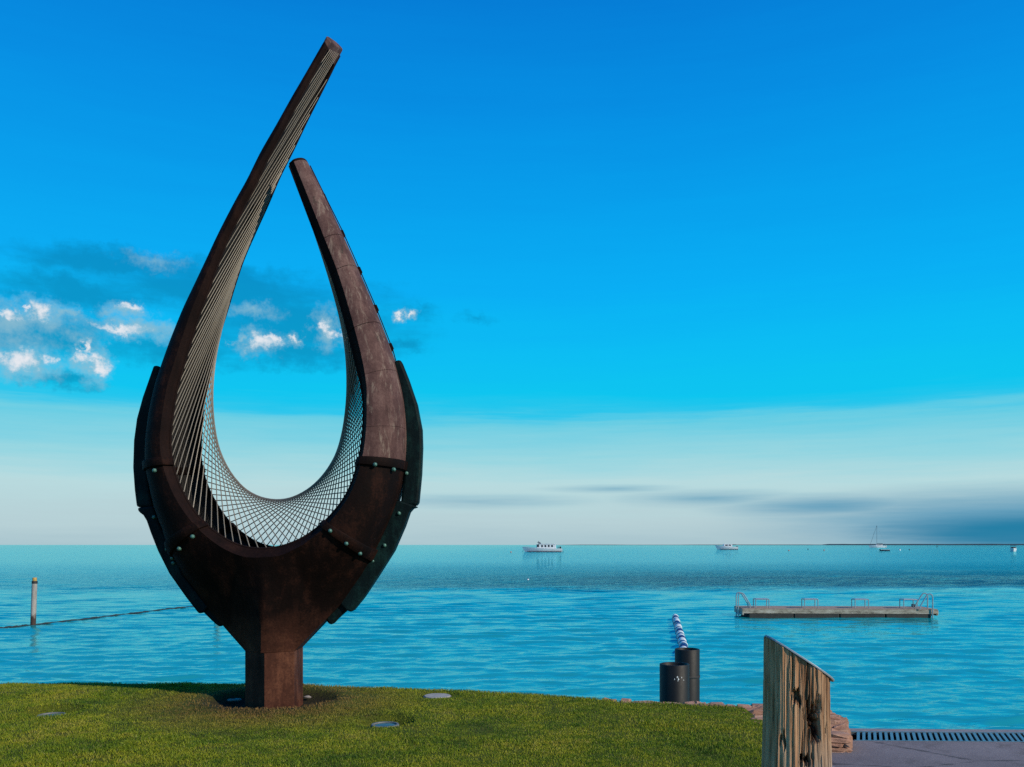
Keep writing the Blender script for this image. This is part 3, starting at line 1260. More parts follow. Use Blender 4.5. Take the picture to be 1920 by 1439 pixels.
for (px, py, c_, ta, tb) in [(701, 871, 0, 9.4, 10.4), (733, 880, 0, 9.4, 10.4), (758, 887, 0, 9.4, 10.5), (620, 996, 1, 13.6, 14.5), (647, 1017, 1, 13.6, 14.5),
                             (673, 1036, 1, 13.6, 14.5), (695, 1049, 1, 13.6, 14.6), (364, 1006, 2, 23.4, 24.4), (341, 1027, 2, 23.4, 24.4), (328, 1044, 2, 23.4, 24.4),
                             (295, 887, 3, 27.6, 28.5)]:
    p, nrm = front_hit(px, py, ta, tb)
    bolt(p + nrm * 0.030, nrm, collars[c_])

# copper fin plates on the outer edge
FINS = [
    ('fin', [(742, 679), (753, 677), (767, 712), (783, 759), (792, 806), (793, 840), (791, 890), (786, 942), (783, 949), (752, 949), (758, 900), (757, 840), (756, 800), (748, 740), (736, 692)], .16),
    ('fin', [(784, 951), (775, 954), (769, 961), (760, 987), (740, 1033), (709, 1082), (683, 1121), (662, 1147), (651, 1143), (640, 1130), (672, 1085), (694, 1040), (722, 985), (744, 940), (752, 940)], .20),
    ('fin', [(656, 1141), (635, 1160), (624, 1172), (616, 1168), (610, 1155), (640, 1125)], .13),
    ('fin', [(293, 687), (272, 747), (261, 787), (255.5, 828), (254, 878), (257, 920), (261, 952), (292, 952), (284, 915), (283, 880), (283, 830), (286, 790), (297, 735), (306, 690)], .16),
    ('fin', [(264, 953), (266, 960), (275, 967), (281, 977), (289, 1000), (302, 1033), (323, 1075), (354, 1119), (378, 1150), (388, 1148), (396, 1138), (352, 1082), (330, 1035), (306, 985), (294, 950)], .20),
    ('fin', [(383, 1146), (400, 1163), (414, 1175), (420, 1173), (428, 1162), (392, 1125)], .13)]
fins = []
for nm, poly, th in FINS:
    m = MB()
    m.prism([unproj(p, YC) - Vector((0, th / 2, 0)) for p in poly], (0, th, 0))
    fins.append(m.build(nm, m_patina, sc, bevel=0.025))
for (px, py, k) in [(748, 963, 1), (721, 1023, 1), (289, 970, 4), (313, 1030, 4), (325, 1056, 4)]:
    p = unproj((px, py), YC - .10)
    bolt(p + Vector((0, -.002, 0)), Vector((0, -1, 0)), fins[k])

# thin rail stood off the outer edge of the right horn
rail_px = [(584, 310), (611, 365), (645, 433), (677, 505), (708, 577), (739, 655), (745, 677)]
rp = [unproj((x_ - 2.5, y_ + 1), YC) for x_, y_ in rail_px]
m = MB()
m.tube(rp, 0.006, 6)
m.build('rail', m_lip, sc, smooth=True)
for (x_, y_) in [(612, 376), (646, 444), (678, 513), (709, 584), (737, 656)]:
    m = MB()
    a = unproj((x_ - 8, y_ - 2), YC)
    d = Vector((0.40, 0, -0.9)).normalized()
    nn = Vector((0.9, 0, 0.40))
    m.prism([a - d * .06 - Vector((0, .006, 0)), a + d * .06 - Vector((0, .006, 0)), a + d * .02 + nn * .050 - Vector((0, .006, 0)), a - d * .04 + nn * .050 - Vector((0, .006, 0))], (0, .012, 0))
    m.build('bracket', m_lip, sc)

# strings: front rim to rear rim, shifted along the rim, one wire each
TT = np.linspace(0, NP - 1e-3, 1200)
rim = np.array([list(interp_pair(t, 0)) for t in TT])
arc = np.concatenate([[0], np.cumsum(np.hypot(*np.diff(rim, axis=0).T))])
TOT = arc[-1]


def rim_pt(s, side):
    t = float(np.interp(s, arc, TT))
    di = float(np.interp(t, *DI))
    a = unproj(interp_pair(t, 0), YC - di / 2)
    return Vector((a.x, YC + side * (di / 2 - 0.004), a.z)), t


SHIFT = 372.0
s = 70.0
ucyl = MB()
ucyl.lathe([(1, 0), (1, 1)], 7)
u0 = ucyl.build('string', m_string, smooth=True)
str_me = u0.data
bpy.data.objects.remove(u0)
capn = 0
nstr = 0
endp = None
while s < TOT - 25:
    a, ta = rim_pt(s, -1)
    r = s + SHIFT
    if r <= TOT - 4:
        b, tb = rim_pt(r, +1)
    else:
        # the last wires fan out over the end cap, from the rear edge towards the front
        f_ = min((r - TOT) / SHIFT, 1.0)
        e1, _ = rim_pt(TOT, +1)
        e0, _ = rim_pt(TOT, -1)
        e1 = e1 + TIP * SHEAR * .9
        b = e1.lerp(e0, 0.10 + 0.8 * f_)
    d = b - a
    o = bpy.data.objects.new('string', str_me)
    C.objects.link(o)
    o.rotation_euler = d.to_track_quat('Z', 'Y').to_euler()
    o.location = a
    wr_ = float(np.interp(s, [0, 1200, 1600], [.0058, .0052, .0030]))
    o.scale = (wr_, wr_, d.length)
    attach(o, sc)
    nstr += 1
    s += float(np.interp(s, [0, 500, 760, 1150, 1400, 1700, TOT], [11.5, 12.6, 15.2, 18.5, 32, 52, 58]))
print('strings', nstr, 'rim', TOT)

# round bars that edge the front and the rear rim
for side in (-1, 1):
    m = MB()
    bp = []
    for s_ in np.arange(0, TOT, 12):
        p, t_ = rim_pt(s_, side)
        bp.append(p)
    bp.append(rim_pt(TOT, side)[0] + (TIP * SHEAR * .8 if side > 0 else Vector((0, 0, 0))))
    m.tube(bp, 0.013, 7)
    m.build('rim_bar', m_lip, sc, smooth=True)

# pebbles in the pit round the column
PEB = ['pale pebble in the soil pit, just left of the sculpture column', 'outermost pale pebble in the soil pit left of the column',
       'lower of two pale pebbles touching the grass in front of the column', 'upper of two pale pebbles touching the grass in front of the column',
       'pale pebble in the soil pit right of the sculpture column']
for i, (px, py) in enumerate([(445, 1313), (434, 1314), (541, 1312), (546, 1309), (577, 1308)]):
    p = on_plane(px, py, -0.04)
    m = MB()
    m.lathe([(0.005, -.012), (0.03, -.004), (0.034, .006), (0.018, .018), (.002, .02)], 9)
    for q in m.v:
        q.x *= 1.3 * (1 + 0.3 * math.sin(q.y * 90 + i))
        q.y *= 0.7
    for q in m.v:
        q += p + Vector((0, 0, 0.0))
    o = m.build('pebble', m_pebble, smooth=True)
    tag(o, PEB[i], 'pebble', 'pebbles at the sculpture foot')

# ------------------------------------------------------------------ in-ground lights and lid
for L, lab in zip(LIGHTS, ('round in-ground light sunk in the lawn at the far left', 'round in-ground light half hidden in grass, in front of the sculpture to its right')):
    t = empty('ground_light', (L.x, L.y, -0.06), lab, 'ground light', 'lights sunk in the lawn')
    m = MB()
    m.lathe([(0.128, -.06), (0.128, .022), (0.122, .030), (0.106, .030), (0.104, .024), (0.104, -.06)], 36, (L.x, L.y, -0.06))
    m.build('rim', m_lightring, t, smooth=True)
    m = MB()
    m.lathe([(0.1035, -.03), (0.1035, .020), (0.06, .026), (0.001, .028)], 36, (L.x, L.y, -0.06))
    m.build('lens', m_lens, t, smooth=True)
lid = empty('manhole_cover', (LID.x, LID.y, 0), 'pale disc-shaped lid in a grass hollow near the water edge', 'cover')
m = MB()
m.lathe([(0.14, -.06), (0.142, -.018), (0.136, -.012), (0.001, -.010)], 36, (LID.x, LID.y, 0))
m.build('disc', m_lid, lid, smooth=True)
m = MB()
m.lathe([(0.150, -.06), (0.150, -.020), (0.1435, -.020), (0.1435, -.06)], 36, (LID.x, LID.y, 0))
m.build('rim', m_kerb, lid, smooth=True)

# ------------------------------------------------------------------ stone edging along the water
edging = empty('stone_edging', (2.6, 8.4, 0), 'rough reddish stone edging along the lawn and beside the timber post', 'stone wall')


def stone(cx, cy, cz, lx, ly, lz, rot):
    b = bmesh.new()
    bmesh.ops.create_cube(b, size=1.0)
    bmesh.ops.bevel(b, geom=b.edges[:], offset=0.16, segments=1, affect='EDGES')
    for v in b.verts:
        v.co.x *= lx * (1 + random.uniform(-.12, .12))
        v.co.y *= ly * (1 + random.uniform(-.18, .18))
        v.co.z = v.co.z * lz + random.uniform(-.12, .12) * lz
    me_ = bpy.data.meshes.new('stone')
    b.to_mesh(me_)
    b.free()
    me_.materials.append(m_stone)
    o = bpy.data.objects.new('stone', me_)
    C.objects.link(o)
    o.location = (cx, cy, cz)
    o.rotation_euler = (random.uniform(-.08, .08), random.uniform(-.07, .07), rot)
    attach(o, edging)


# along the far edge of the lawn
x_ = 0.95
while x_ < 2.75:
    l = random.uniform(.10, .24)
    ye = float(np.interp(x_ + l / 2, ex, ey))
    for k, dy in enumerate((0.09, 0.20)):
        stone(x_ + l / 2 + random.uniform(-.02, .02), ye + dy, -0.045 + random.uniform(-.014, .014) - 0.012 * k, l * .97, .12, .10, -0.2 + random.uniform(-.1, .1))
    x_ += l
# broad end block beside the post: thin split slabs on edge, a layered front face
def xe_at(f_):
    return 2.87 + 0.37 * f_ - (0.0 if f_ < .7 else 0.9 * (f_ - .7) ** 1.3)


yk = 7.56
while yk < 8.66:
    dpt = random.uniform(.030, .065)
    f_ = (yk - 7.46) / 1.2
    xe = xe_at(f_) + random.uniform(-.025, .02)
    xx = 2.30 - random.uniform(0, .2)
    while xx < xe - 0.02:
        l = min(random.uniform(.14, .46), xe - xx)
        if xe - xx - l < .07:
            l = xe - xx
        stone(xx + l / 2, yk + dpt / 2 + random.uniform(-.008, .008), -0.115 + random.uniform(-.022, .016), l * .985, dpt * 1.02, .22, random.uniform(-.06, .06))
        xx += l
    yk += dpt
for kz in range(5):
    xx = 2.30 - random.uniform(0, .15)
    while xx < 2.84:
        l = min(random.uniform(.14, .38), 2.87 - xx + random.uniform(-.02, .02))
        stone(xx + l / 2, 7.52 + .012 * kz + random.uniform(-.015, .015), -.165 + .036 * kz, l * .985, .12, .037, random.uniform(-.05, .05))
        xx += l
fill = MB()
fill.prism([(2.3, 7.60, -.4), (2.80, 7.60, -.4), (3.02, 8.3, -.4), (2.9, 8.55, -.4), (2.3, 8.6, -.4)], (0, 0, .31))
fill.build('bedding', m_turf, edging)

# ------------------------------------------------------------------ timber post with slanted metal plate
PD = 4.65
pc = Vector(((1494 - CX) / F * PD, PD, 0))
post = empty('timber_post', (pc.x, pc.y, 0), 'cracked weathered timber post with a slanted metal plate on top, right foreground', 'post')
PR = 0.163
SQ, PROT = 2.9, R(-17)


def post_r(a):      # squarish sawn pile, turned a little
    return PR / (np.abs(np.cos(a - PROT)) ** SQ + np.abs(np.sin(a - PROT)) ** SQ) ** (1 / SQ)



def top_z(x):       # slanted cut, falling to the right
    xl, xr_ = pc.x - PR, pc.x + PR
    zl = CAM_Z - (1196 - CY) / F * PD
    zr = CAM_Z - (1274 - CY) / F * PD
    return zl + (zr - zl) * (x - xl) / (xr_ - xl)


na, nz = 760, 240
A = np.linspace(0, 2 * np.pi, na, endpoint=False)
T = np.linspace(0, 1, nz)
Ag, Tg = np.meshgrid(A, T)
ztop_a = np.array([top_z(pc.x + float(post_r(a)) * math.cos(a)) for a in A])
Zp = Tg * (ztop_a[None, :] + 0.30) - 0.30
pr_rng = np.random.default_rng(11)
rad = post_r(Ag)
rad += 0.024 * np.clip((0.75 - Zp) / 0.8, 0, 1)
rad += 0.006 * (vnoise(Ag * 3, Zp * 1.5, 1.0, 31) - 0.5) * 2
# grain ridges
for k, (fr, am) in enumerate(((26, .0036), (60, .0032), (130, .0026))):
    rad += am * (vnoise(Ag * fr / 6.283 * 2 + 0.5 * vnoise(Ag * 2, Zp * 3, 1, 40 + k), Zp * 2.2, 1.0, 50 + k) - .5) * 2
# drying cracks: depth, width, wandering line, own length
dark = np.zeros_like(Zp)
for k in range(120):
    a0 = pr_rng.uniform(0, 2 * np.pi)
    wide = k % 6 == 0
    w = pr_rng.uniform(.016, .032) if wide else pr_rng.uniform(.007, .016)
    dep = pr_rng.uniform(.012, .026) if wide else pr_rng.uniform(.004, .013)
    zc = pr_rng.uniform(0.0, 1.15)
    ll = pr_rng.uniform(.10, .42)
    ac = a0 + 0.06 * np.sin(Zp * pr_rng.uniform(2, 6) + k) + 0.022 * (vnoise(Zp * 14, 0 * Zp + k, 1, 60 + k) - .5) * 2
    da = np.abs((Ag - ac + np.pi) % (2 * np.pi) - np.pi)
    env = np.clip(1 - (np.abs(Zp - zc) / ll) ** 3, 0, 1)
    g_ = np.exp(-(da / (w * (.35 + .65 * env))) ** 2) * env
    rad -= dep * g_
# rotten holes: (photo px, py, half width px, half height px, depth)
rot = np.zeros_like(Zp)
for (hx, hy, rx, ry, dep) in [(1475, 1309, 7, 13, .05), (1503, 1345, 11, 26, .05), (1506, 1372, 9, 16, .034), (1448, 1390, 4, 12, .03), (1551, 1300, 4, 22, .03),
                              (1436, 1388, 3, 9, .02), (1513, 1323, 4, 14, .02), (1490, 1425, 9, 10, .03), (1530, 1372, 4, 14, .02), (1452, 1210, 3, 6, .02)]:
    ox = (hx - 1494) / F * PD
    a0 = math.atan2(-PR, max(-PR, min(PR, ox)))      # the flat front faces -Y
    yy_ = -PR
    dd = PD + yy_
    zc = CAM_Z - (hy - CY) / F * dd
    w = rx / F * dd / PR * math.sin(a0) ** 2
    hgt = ry / F * dd
    da = (Ag - (a0 % (2 * np.pi)) + np.pi) % (2 * np.pi) - np.pi
    wob = 0.55 * (vnoise(Ag * 22, Zp * 26, 1.0, 70) - .5) * 2 + 0.5 * (vnoise(Ag * 60, Zp * 30, 1.0, 71) - .5) * 2
    q = np.hypot(da / w, (Zp - zc) / hgt) + wob
    g_ = np.clip((1.25 - q) / .5, 0, 1)
    rad -= dep * g_
    rot = np.maximum(rot, g_ * (1.0 if rx > 8 else .25))
Xp = pc.x + rad * np.cos(Ag)
Yp = pc.y + rad * np.sin(Ag)
# crumbled right-hand arris
V = np.stack([Xp, Yp, Zp], -1).reshape(-1, 3)
fs = []
for j in range(nz - 1):
    for i in range(na):
        i2 = (i + 1) % na
        fs.append((j * na + i, j * na + i2, (j + 1) * na + i2, (j + 1) * na + i))
fs.append(tuple((nz - 1) * na + i for i in range(na)))

M = Mat('weathered_timber')
v = M.coord('World', (1, 1, 0.06))
n = M.noise(v, 42, 8, 0.7, 0.3)
nn_ = M.noise(M.coord('World', (1, 1, 0.10)), 11, 6, 0.65, 0.4)
big = M.noise(M.coord('World', (1, 1, 0.5)), 4.5, 5, 0.6)
f = M.math('ADD', M.math('MULTIPLY', n, 0.6), M.math('MULTIPLY', nn_, 0.4))
warm = M.ramp(f, [(0.36, (0.075, 0.037, 0.020)), (0.47, (0.27, 0.152, 0.082)), (0.60, (0.45, 0.31, 0.19))])
grey = M.ramp(f, [(0.36, (0.065, 0.048, 0.038)), (0.47, (0.22, 0.172, 0.138)), (0.60, (0.41, 0.34, 0.28))])
sp = M.n('ShaderNodeSeparateXYZ')
gg = M.n('ShaderNodeNewGeometry')
M.l(gg.outputs['Position'], sp.inputs[0])
hfac = M.math('MULTIPLY_ADD', M.math('SUBTRACT', big, 0.5), 0.9, sp.outputs[2])
c = M.mix(M.ramp(hfac, [(0.42, (0, 0, 0)), (0.72, (1, 1, 1))]), grey, warm)
sx_ = M.math('MULTIPLY_ADD', M.math('SUBTRACT', nn_, 0.5), 0.25, M.math('SUBTRACT', sp.outputs[0], pc.x))
lit_left = M.ramp(f, [(0.36, (0.13, 0.052, 0.022)), (0.47, (0.42, 0.200, 0.090)), (0.60, (0.62, 0.37, 0.20))])  # redder, brighter left side: warm light put into the timber colour
c = M.mix(M.math('MULTIPLY', M.ramp(M.math('MULTIPLY_ADD', sx_, 2.0, 0.5), [(0.30, (1, 1, 1)), (0.62, (0, 0, 0))]), 0.85), c, lit_left)
at_ = M.n('ShaderNodeAttribute', attribute_name='rot')
c = M.mix(at_.outputs['Fac'], c, (0.030, 0.009, 0.005))
M.color(c)
M.set(Roughness=0.88)
M.p.inputs['Specular IOR Level'].default_value = 0.2
M.bump(f, 0.7, 0.012)
m_timber = M.m
log = mesh_obj('log', V, fs, m_timber, post, smooth=True)
at_r = log.data.attributes.new('rot', 'FLOAT', 'POINT')
at_r.data.foreach_set('value', rot.astype(np.float32).ravel())
log.data.polygons[-1].use_smooth = False
# plate lies on the cut and overhangs on the right
m = MB()
sl = (top_z(pc.x + 1) - top_z(pc.x))
xa_, xb2 = pc.x - PR - .003, pc.x + PR + .022
nrm = Vector((-sl, 0, 1)).normalized()
poly = []
for k in range(40):
    a = 2 * math.pi * k / 40
    ra = float(post_r(a)) + .003
    qx = pc.x + ra * math.cos(a) + .016 * max(0.0, math.cos(a))
    qy = pc.y + ra * math.sin(a)
    poly.append(Vector((qx, qy, top_z(qx))) + nrm * 0.002)
m.prism(poly, nrm * 0.010)
m.build('plate', m_plate, post, bevel=0.002)

# ------------------------------------------------------------------ black pipe piles
M = Mat('black_pipe')
v = M.coord('Object')
n = M.noise(v, 22, 6, 0.7, 0.8)
st = M.noise(M.coord('Object', (1, 1, 0.12)), 12, 5, 0.6)
spot = M.noise(M.coord('Object', (1, 1, 0.6)), 9, 7, 0.75)
c = M.ramp(st, [(0.3, (0.003, 0.004, 0.005)), (0.7, (0.008, 0.010, 0.010))])
M.color(M.mix(M.ramp(spot, [(0.70, (0, 0, 0)), (0.75, (0.7, 0.7, 0.7))]), c, (0.30, 0.31, 0.29)))
M.set(Roughness=M.math('MULTIPLY_ADD', n, 0.3, 0.42))
M.p.inputs['Specular IOR Level'].default_value = 0.3
m_pipe = M.m
piles = []
for (pxc, pw, pytop, d, lab) in [(1264.5, 55, 1245, 11.0, 'shorter, nearer black pipe pile with an open top behind the stone edging'),
                                 (1288.5, 46, 1217, 13.2, 'taller black pipe pile behind, with the striped float line tied to it')]:
    c_ = at(pxc, pytop, d)
    r = pw / 2 / F * d
    t = empty('pipe_pile', (c_.x, c_.y, WATER_Z - .6), lab, 'pile', 'black pipe piles at the water edge')
    m = MB()
    H = c_.z - (WATER_Z - .6)
    m.lathe([(r, 0), (r, H - .008), (r - .006, H), (r - .020, H), (r - .026, H - .008), (r - .026, H - .35), (0.001, H - .36)], 48)
    o = m.build('pipe', m_pipe, t, smooth=True, local=True)
    m = MB()
    m.lathe([(r + .003, H - .42), (r + .006, H - .415), (r + .006, H - .395), (r + .003, H - .39)], 48, close=False)
    if d > 12:
        m.build('band', m_dark, t, smooth=True, local=True)
    piles.append((t, r, H, c_))
# worn pale lettering-like sticker remains on the shorter pile
t, r, H, c_ = piles[0]
k = 0
for (px, py, w_, h_) in [(1265, 1270, 3, 3.5), (1260, 1274, 1.5, 3), (1267, 1274, 2.5, 4), (1273, 1271, 1.5, 3), (1277, 1276, 1.5, 2), (1266, 1277, 1.5, 2)]:
    d = 11.0
    ox = (px - 1264.5) / F * d
    a0 = -math.acos(max(-1, min(1, ox / r)))
    z_ = CAM_Z + (CY - py) / F * (d - r) - (WATER_Z - .6)
    dw = w_ / F * d / r / 2
    dh = h_ / F * d / 2
    v = []
    for (sa, sz) in ((-1, -.6), (-.3, -1), (1, -.4), (.5, 1), (-.6, .8)):
        a1 = a0 + sa * dw
        v.append(((r + .0025) * math.cos(a1), (r + .0025) * math.sin(a1), z_ + sz * dh))
    m = MB()
    m.add(v, [(0, 1, 2, 3, 4)])
    m.build('sticker_scrap', m_whitepaint, t, local=True, normals=False)

# ------------------------------------------------------------------ blue and white float line
fl = empty('float_line', (2.75, 13.7, WATER_Z), 'line of blue and white floats running out across the water from the black piles', 'float line')
pts = [Vector((2.60, 13.45, WATER_Z)), Vector((4.66, 24.1, WATER_Z)), Vector((5.45, 29.0, WATER_Z)), Vector((6.25, 34.0, WATER_Z))]


def along_line(s):
    ds = [(pts[i + 1] - pts[i]).length for i in range(len(pts) - 1)]
    for i, d in enumerate(ds):
        if s <= d or i == len(ds) - 1:
            return pts[i].lerp(pts[i + 1], s / d), (pts[i + 1] - pts[i]).normalized()
        s -= d


TL = sum((pts[i + 1] - pts[i]).length for i in range(3))
fm = {}
for nm, mat_ in (('blue', m_blue), ('white', m_whitepaint)):
    m = MB()
    m.lathe([(.05, -.25), (.10, -.235), (.118, -.20), (.122, 0), (.118, .20), (.10, .235), (.05, .25)], 14)
    o = m.build('float', mat_, smooth=True)
    fm[nm] = o.data
    bpy.data.objects.remove(o)
s_ = 0.3
k = 0
while s_ < TL - .2:
    p, d = along_line(s_)
    o = bpy.data.objects.new('float', fm['blue' if k % 2 else 'white'])
    C.objects.link(o)
    o.location = p + Vector((0, 0, 0.045 + 0.02 * math.sin(k * 1.7)))
    o.rotation_euler = (d + Vector((0, 0, .05 * math.sin(k * 2.1)))).to_track_quat('Z', 'Y').to_euler()
    attach(o, fl)
    s_ += 0.53
    k += 1
m = MB()
m.tube([along_line(TL * i / 30)[0] + Vector((0, 0, .045)) for i in range(31)], .02, 6)
m.build('rope', m_rope, fl)

# ------------------------------------------------------------------ sea piles and the dark net line


def sea_pile(px, pyw, pytop, w, lab):
    p = on_plane(px, pyw, WATER_Z)
    d = p.y
    r = w / 2 / F * d
    H = (pyw - pytop) / F * d
    lean = Vector((0.012, 0, 0))
    t = empty('sea_pile', (p.x, p.y, WATER_Z), lab, 'pile', 'pale piles standing in the water')
    m = MB()
    m.tube([(p.x, p.y, WATER_Z - 1), (p.x, p.y, WATER_Z), (p.x + .05, p.y, WATER_Z + H * .9)], r, 20)
    m.build('shaft', m_pile, t, smooth=True)
    top_ = (p.x + .055, p.y, WATER_Z + H * .9)
    m = MB()
    m.lathe([(r * 1.08, -.03), (r * 1.08, .05), (r * .95, .06)], 20, top_)
    m.build('collar', m_dark, t, smooth=True)
    m = MB()
    m.lathe([(r * .82, .06), (r * .82, H * .1), (r * .75, H * .1 + .012), (.001, H * .1 + .015)], 20, top_)
    m.build('cap', m_yellow, t, smooth=True)
    return p


sea_pile(62, 1173, 1084, 9.5, 'pale pile with a yellow cap standing in the water at far left')
sea_pile(405, 1160, 1080, 8.5, 'pile in the water almost wholly hidden behind the sculpture')
net = [(-60, 1186), (0, 1179), (34, 1175.5), (71, 1172), (158, 1162), (198, 1157), (263, 1149.6), (316, 1142.5), (366, 1138), (470, 1131), (560, 1126)]
npts = [on_plane(a, b, WATER_Z) for a, b in net]
fine = []
for i in range(len(npts) - 1):
    for j in range(14):
        q = npts[i].lerp(npts[i + 1], j / 14)
        q.z = WATER_Z + 0.016 + 0.008 * math.sin(i * 2.1 + j * 0.9) + 0.006 * random.uniform(-1, 1)
        fine.append(q)
m = MB()
m.tube(fine, [0.022 + 0.018 * random.random() for _ in fine], 8)
o = m.build('net_line', m_rope, smooth=True)
tag(o, 'dark float line of a swimming net crossing the water behind the left pile', 'float line')

# ------------------------------------------------------------------ swimming pontoon
PW = on_plane(1573, 1159, WATER_Z)
pon = empty('swimming_pontoon', (PW.x, PW.y, WATER_Z), 'long low swimming pontoon with bent-tube ladders floating on the calm water', 'pontoon', rz=R(-3.0))
LN, DP = 7.30, 1.6


def pp_box(name, mat_, parent, *a, bevel=0.0):
    m_ = MB()
    m_.box(*a)
    return m_.build(name, mat_, parent, local=True, bevel=bevel)


hx = LN / 2
for k in range(4):
    x0 = -hx + .25 + k * (LN - .4) / 4
    pp_box('float_tank', m_float, pon, x0, x0 + (LN - .4) / 4 - .03, .015, DP - .05, -.25, .162, bevel=.03)
M = Mat('pontoon_beam')
n = M.noise(M.coord('Object', (.6, 1, 2)), 3.5, 7, .7)
M.color(M.ramp(n, [(.34, (.075, .060, .040)), (.5, (.33, .28, .21)), (.7, (.48, .43, .36))]))
M.set(Roughness=.7)
m_beam = M.m
pp_box('fascia', m_beam, pon, -hx + .05, hx, 0.0, .05, .165, .315)
pp_box('fascia', m_beam, pon, -hx + .05, hx, DP - .05, DP, .10, .315)
pp_box('end_beam', m_beam, pon, -hx, -hx + .05, 0, DP, .10, .315)
pp_box('end_beam', m_beam, pon, hx, hx + .05, 0, DP, .10, .315)
for k in range(14):
    y0_ = k * DP / 14
    pp_box('plank', m_deck, pon, -hx, hx + .05, y0_ + .004, y0_ + DP / 14 - .004, .318, .345 + random.uniform(-.002, .002))
pp_box('bumper', m_yellow, pon, hx + .052, hx + .12, .1, .45, .12, .29, bevel=.02)
pp_box('cleat', m_dark, pon, hx - .42, hx - .32, 1.2, 1.35, .345, .46, bevel=.02)


def tubes(name, lst, r, parent, mat_):
    m_ = MB()
    for l_ in lst:
        m_.tube(l_, r, 7)
    return m_.build(name, mat_, parent, smooth=True, local=True)


BEN = [1432.5, 1524, 1618, 1708]
bench_x = [(b - 1571) / F * PW.y for b in BEN]
labs = ['leftmost of the four metal benches on the pontoon, beside the single-rail ladder', 'second metal bench from the left on the pontoon deck',
        'third metal bench from the left on the pontoon deck', 'rightmost metal bench on the pontoon, beside the double-rail ladder']
prot = None
rotm = Matrix.Rotation(R(-3.0), 4, 'Z')
for bx, lab in zip(bench_x, labs):
    w2 = .255
    dl = .40
    wl_ = PW + rotm @ Vector((bx, .30, .347))
    t = empty('deck_bench', wl_, lab, 'bench', 'benches on the pontoon', rz=R(-3.0))
    if prot is None:
        prot = []
        for sx in (-1, 1):
            for sy_ in (0, 1):
                prot.append(tubes('leg', [[(sx * w2, sy_ * dl, 0), (sx * w2, sy_ * dl, .34)]], .019, t, m_alu))
        prot.append(tubes('frame', [[(-w2, 0, .34), (w2, 0, .34), (w2, dl, .34), (-w2, dl, .34), (-w2, 0, .34)]], .019, t, m_alu))
        m_ = MB()
        m_.box(-w2 + .02, w2 - .02, .02, dl - .02, .352, .37)
        prot.append(m_.build('seat', m_alu, t, local=True, bevel=.005))
    else:
        for q in prot:
            c2 = q.copy()
            C.objects.link(c2)
            c2.parent = t


def ladder(x0, sgn, ys_, nm):
    out = []
    for y_ in ys_:
        tubes(nm, [[(x0, y_, -.75), (x0, y_, .80), (x0 - sgn * .03, y_, .90), (x0 - sgn * .10, y_, .93), (x0 - sgn * .17, y_, .92), (x0 - sgn * .22, y_, .87),
                    (x0 - sgn * .44, y_, .50), (x0 - sgn * .46, y_, .44), (x0 - sgn * .46, y_, .345)]], .024, pon, m_alu)
    for z_ in (-.5, -.2, .1):
        tubes('rung', [[(x0, ys_[0], z_), (x0, ys_[1], z_)]], .016, pon, m_alu)


ladder(-hx - .10, -1, (.30, .72), 'handrail')
ladder(hx - .16, 1, (-.045, .42), 'handrail')
tubes('ladder_bracket', [[(-hx - .10, .30, .05), (-hx + .02, .30, .20)], [(-hx - .10, .72, .05), (-hx + .02, .72, .20)]], .018, pon, m_alu)

# ------------------------------------------------------------------ boats and buoys


def hull_part(parent, L, B, fb_bow, fb_st, mat_, bow=-1, name='hull', boot=m_navy):
    """boat hull along X, bow towards bow*X"""
    n_ = 14
    v, f = [], []
    for i in range(n_ + 1):
        s = i / n_
        xw = (-L / 2 + L * s)
        w = B / 2 * (1 - max(0, (s - .45) / .55) ** 2.2) * (0.86 + .14 * min(1, s * 4))
        w = max(w, .03)
        dk = fb_st + (fb_bow - fb_st) * s ** 1.8
        ov = (fb_bow * .55) * max(0, (s - .6) / .4) ** 2
        for (yy, zz, xo) in ((w * .55, -.5, 0), (w * .86, .05, 0), (w, dk, ov)):
            v.append((-(bow) * -1 * (xw + xo) * 1.0, yy, zz))
    m_ = len(v)
    v += [(a, -b, c) for a, b, c in v]
    for i in range(n_):
        for k in range(2):
            a = i * 3 + k
            f.append((a, a + 1, a + 4, a + 3))
            f.append((m_ + a, m_ + a + 3, m_ + a + 4, m_ + a + 1))
        f.append((i * 3 + 2, m_ + i * 3 + 2, m_ + i * 3 + 5, i * 3 + 5))
    f.append((0, 1, 2, m_ + 2, m_ + 1, m_))
    q = MB()
    q.add(v, f)
    return q.build(name, mat_, parent, local=True, smooth=True)


def boat_root(name, px, py, lab, cat, rz=0.0):
    p = on_plane(px, py, WATER_Z)
    return empty(name, p, lab, cat, rz=rz), p.y


# large white launch with a long cabin
t, d = boat_root('launch', 1019, 1035.2, 'long white motor launch with a windowed cabin, moored near the middle of the horizon', 'boat')
u = d / F     # metres per photo pixel there
hull_part(t, 70 * u, 4.2, 9.5 * u, 6.2 * u, m_white)
pp_box('stripe', m_navy, t, -30 * u, 33 * u, -2.13, 2.13, .25 * u, 1.2 * u)
cab = pp_box('cabin', m_white, t, -13 * u, 23 * u, -1.6, 1.6, 5.8 * u, 14.6 * u, bevel=.15)
for k in range(4):
    pp_box('window', m_glass, t, (-4.5 + k * 6.2) * u, (-1.2 + k * 6.2) * u, -1.62, 1.62, 9 * u, 13 * u)
pp_box('wheelhouse_window', m_glass, t, -12.5 * u, -8.5 * u, -1.63, 1.63, 9 * u, 13.8 * u)
pp_box('roof', m_white, t, -14 * u, 24 * u, -1.75, 1.75, 14.65 * u, 15.3 * u, bevel=.05)
tubes('mast', [[(-9 * u, 0, 15.3 * u), (-9 * u, 0, 20.5 * u)], [(-12 * u, 0, 18 * u), (-6 * u, 0, 18 * u)]], .10, t, m_navy)
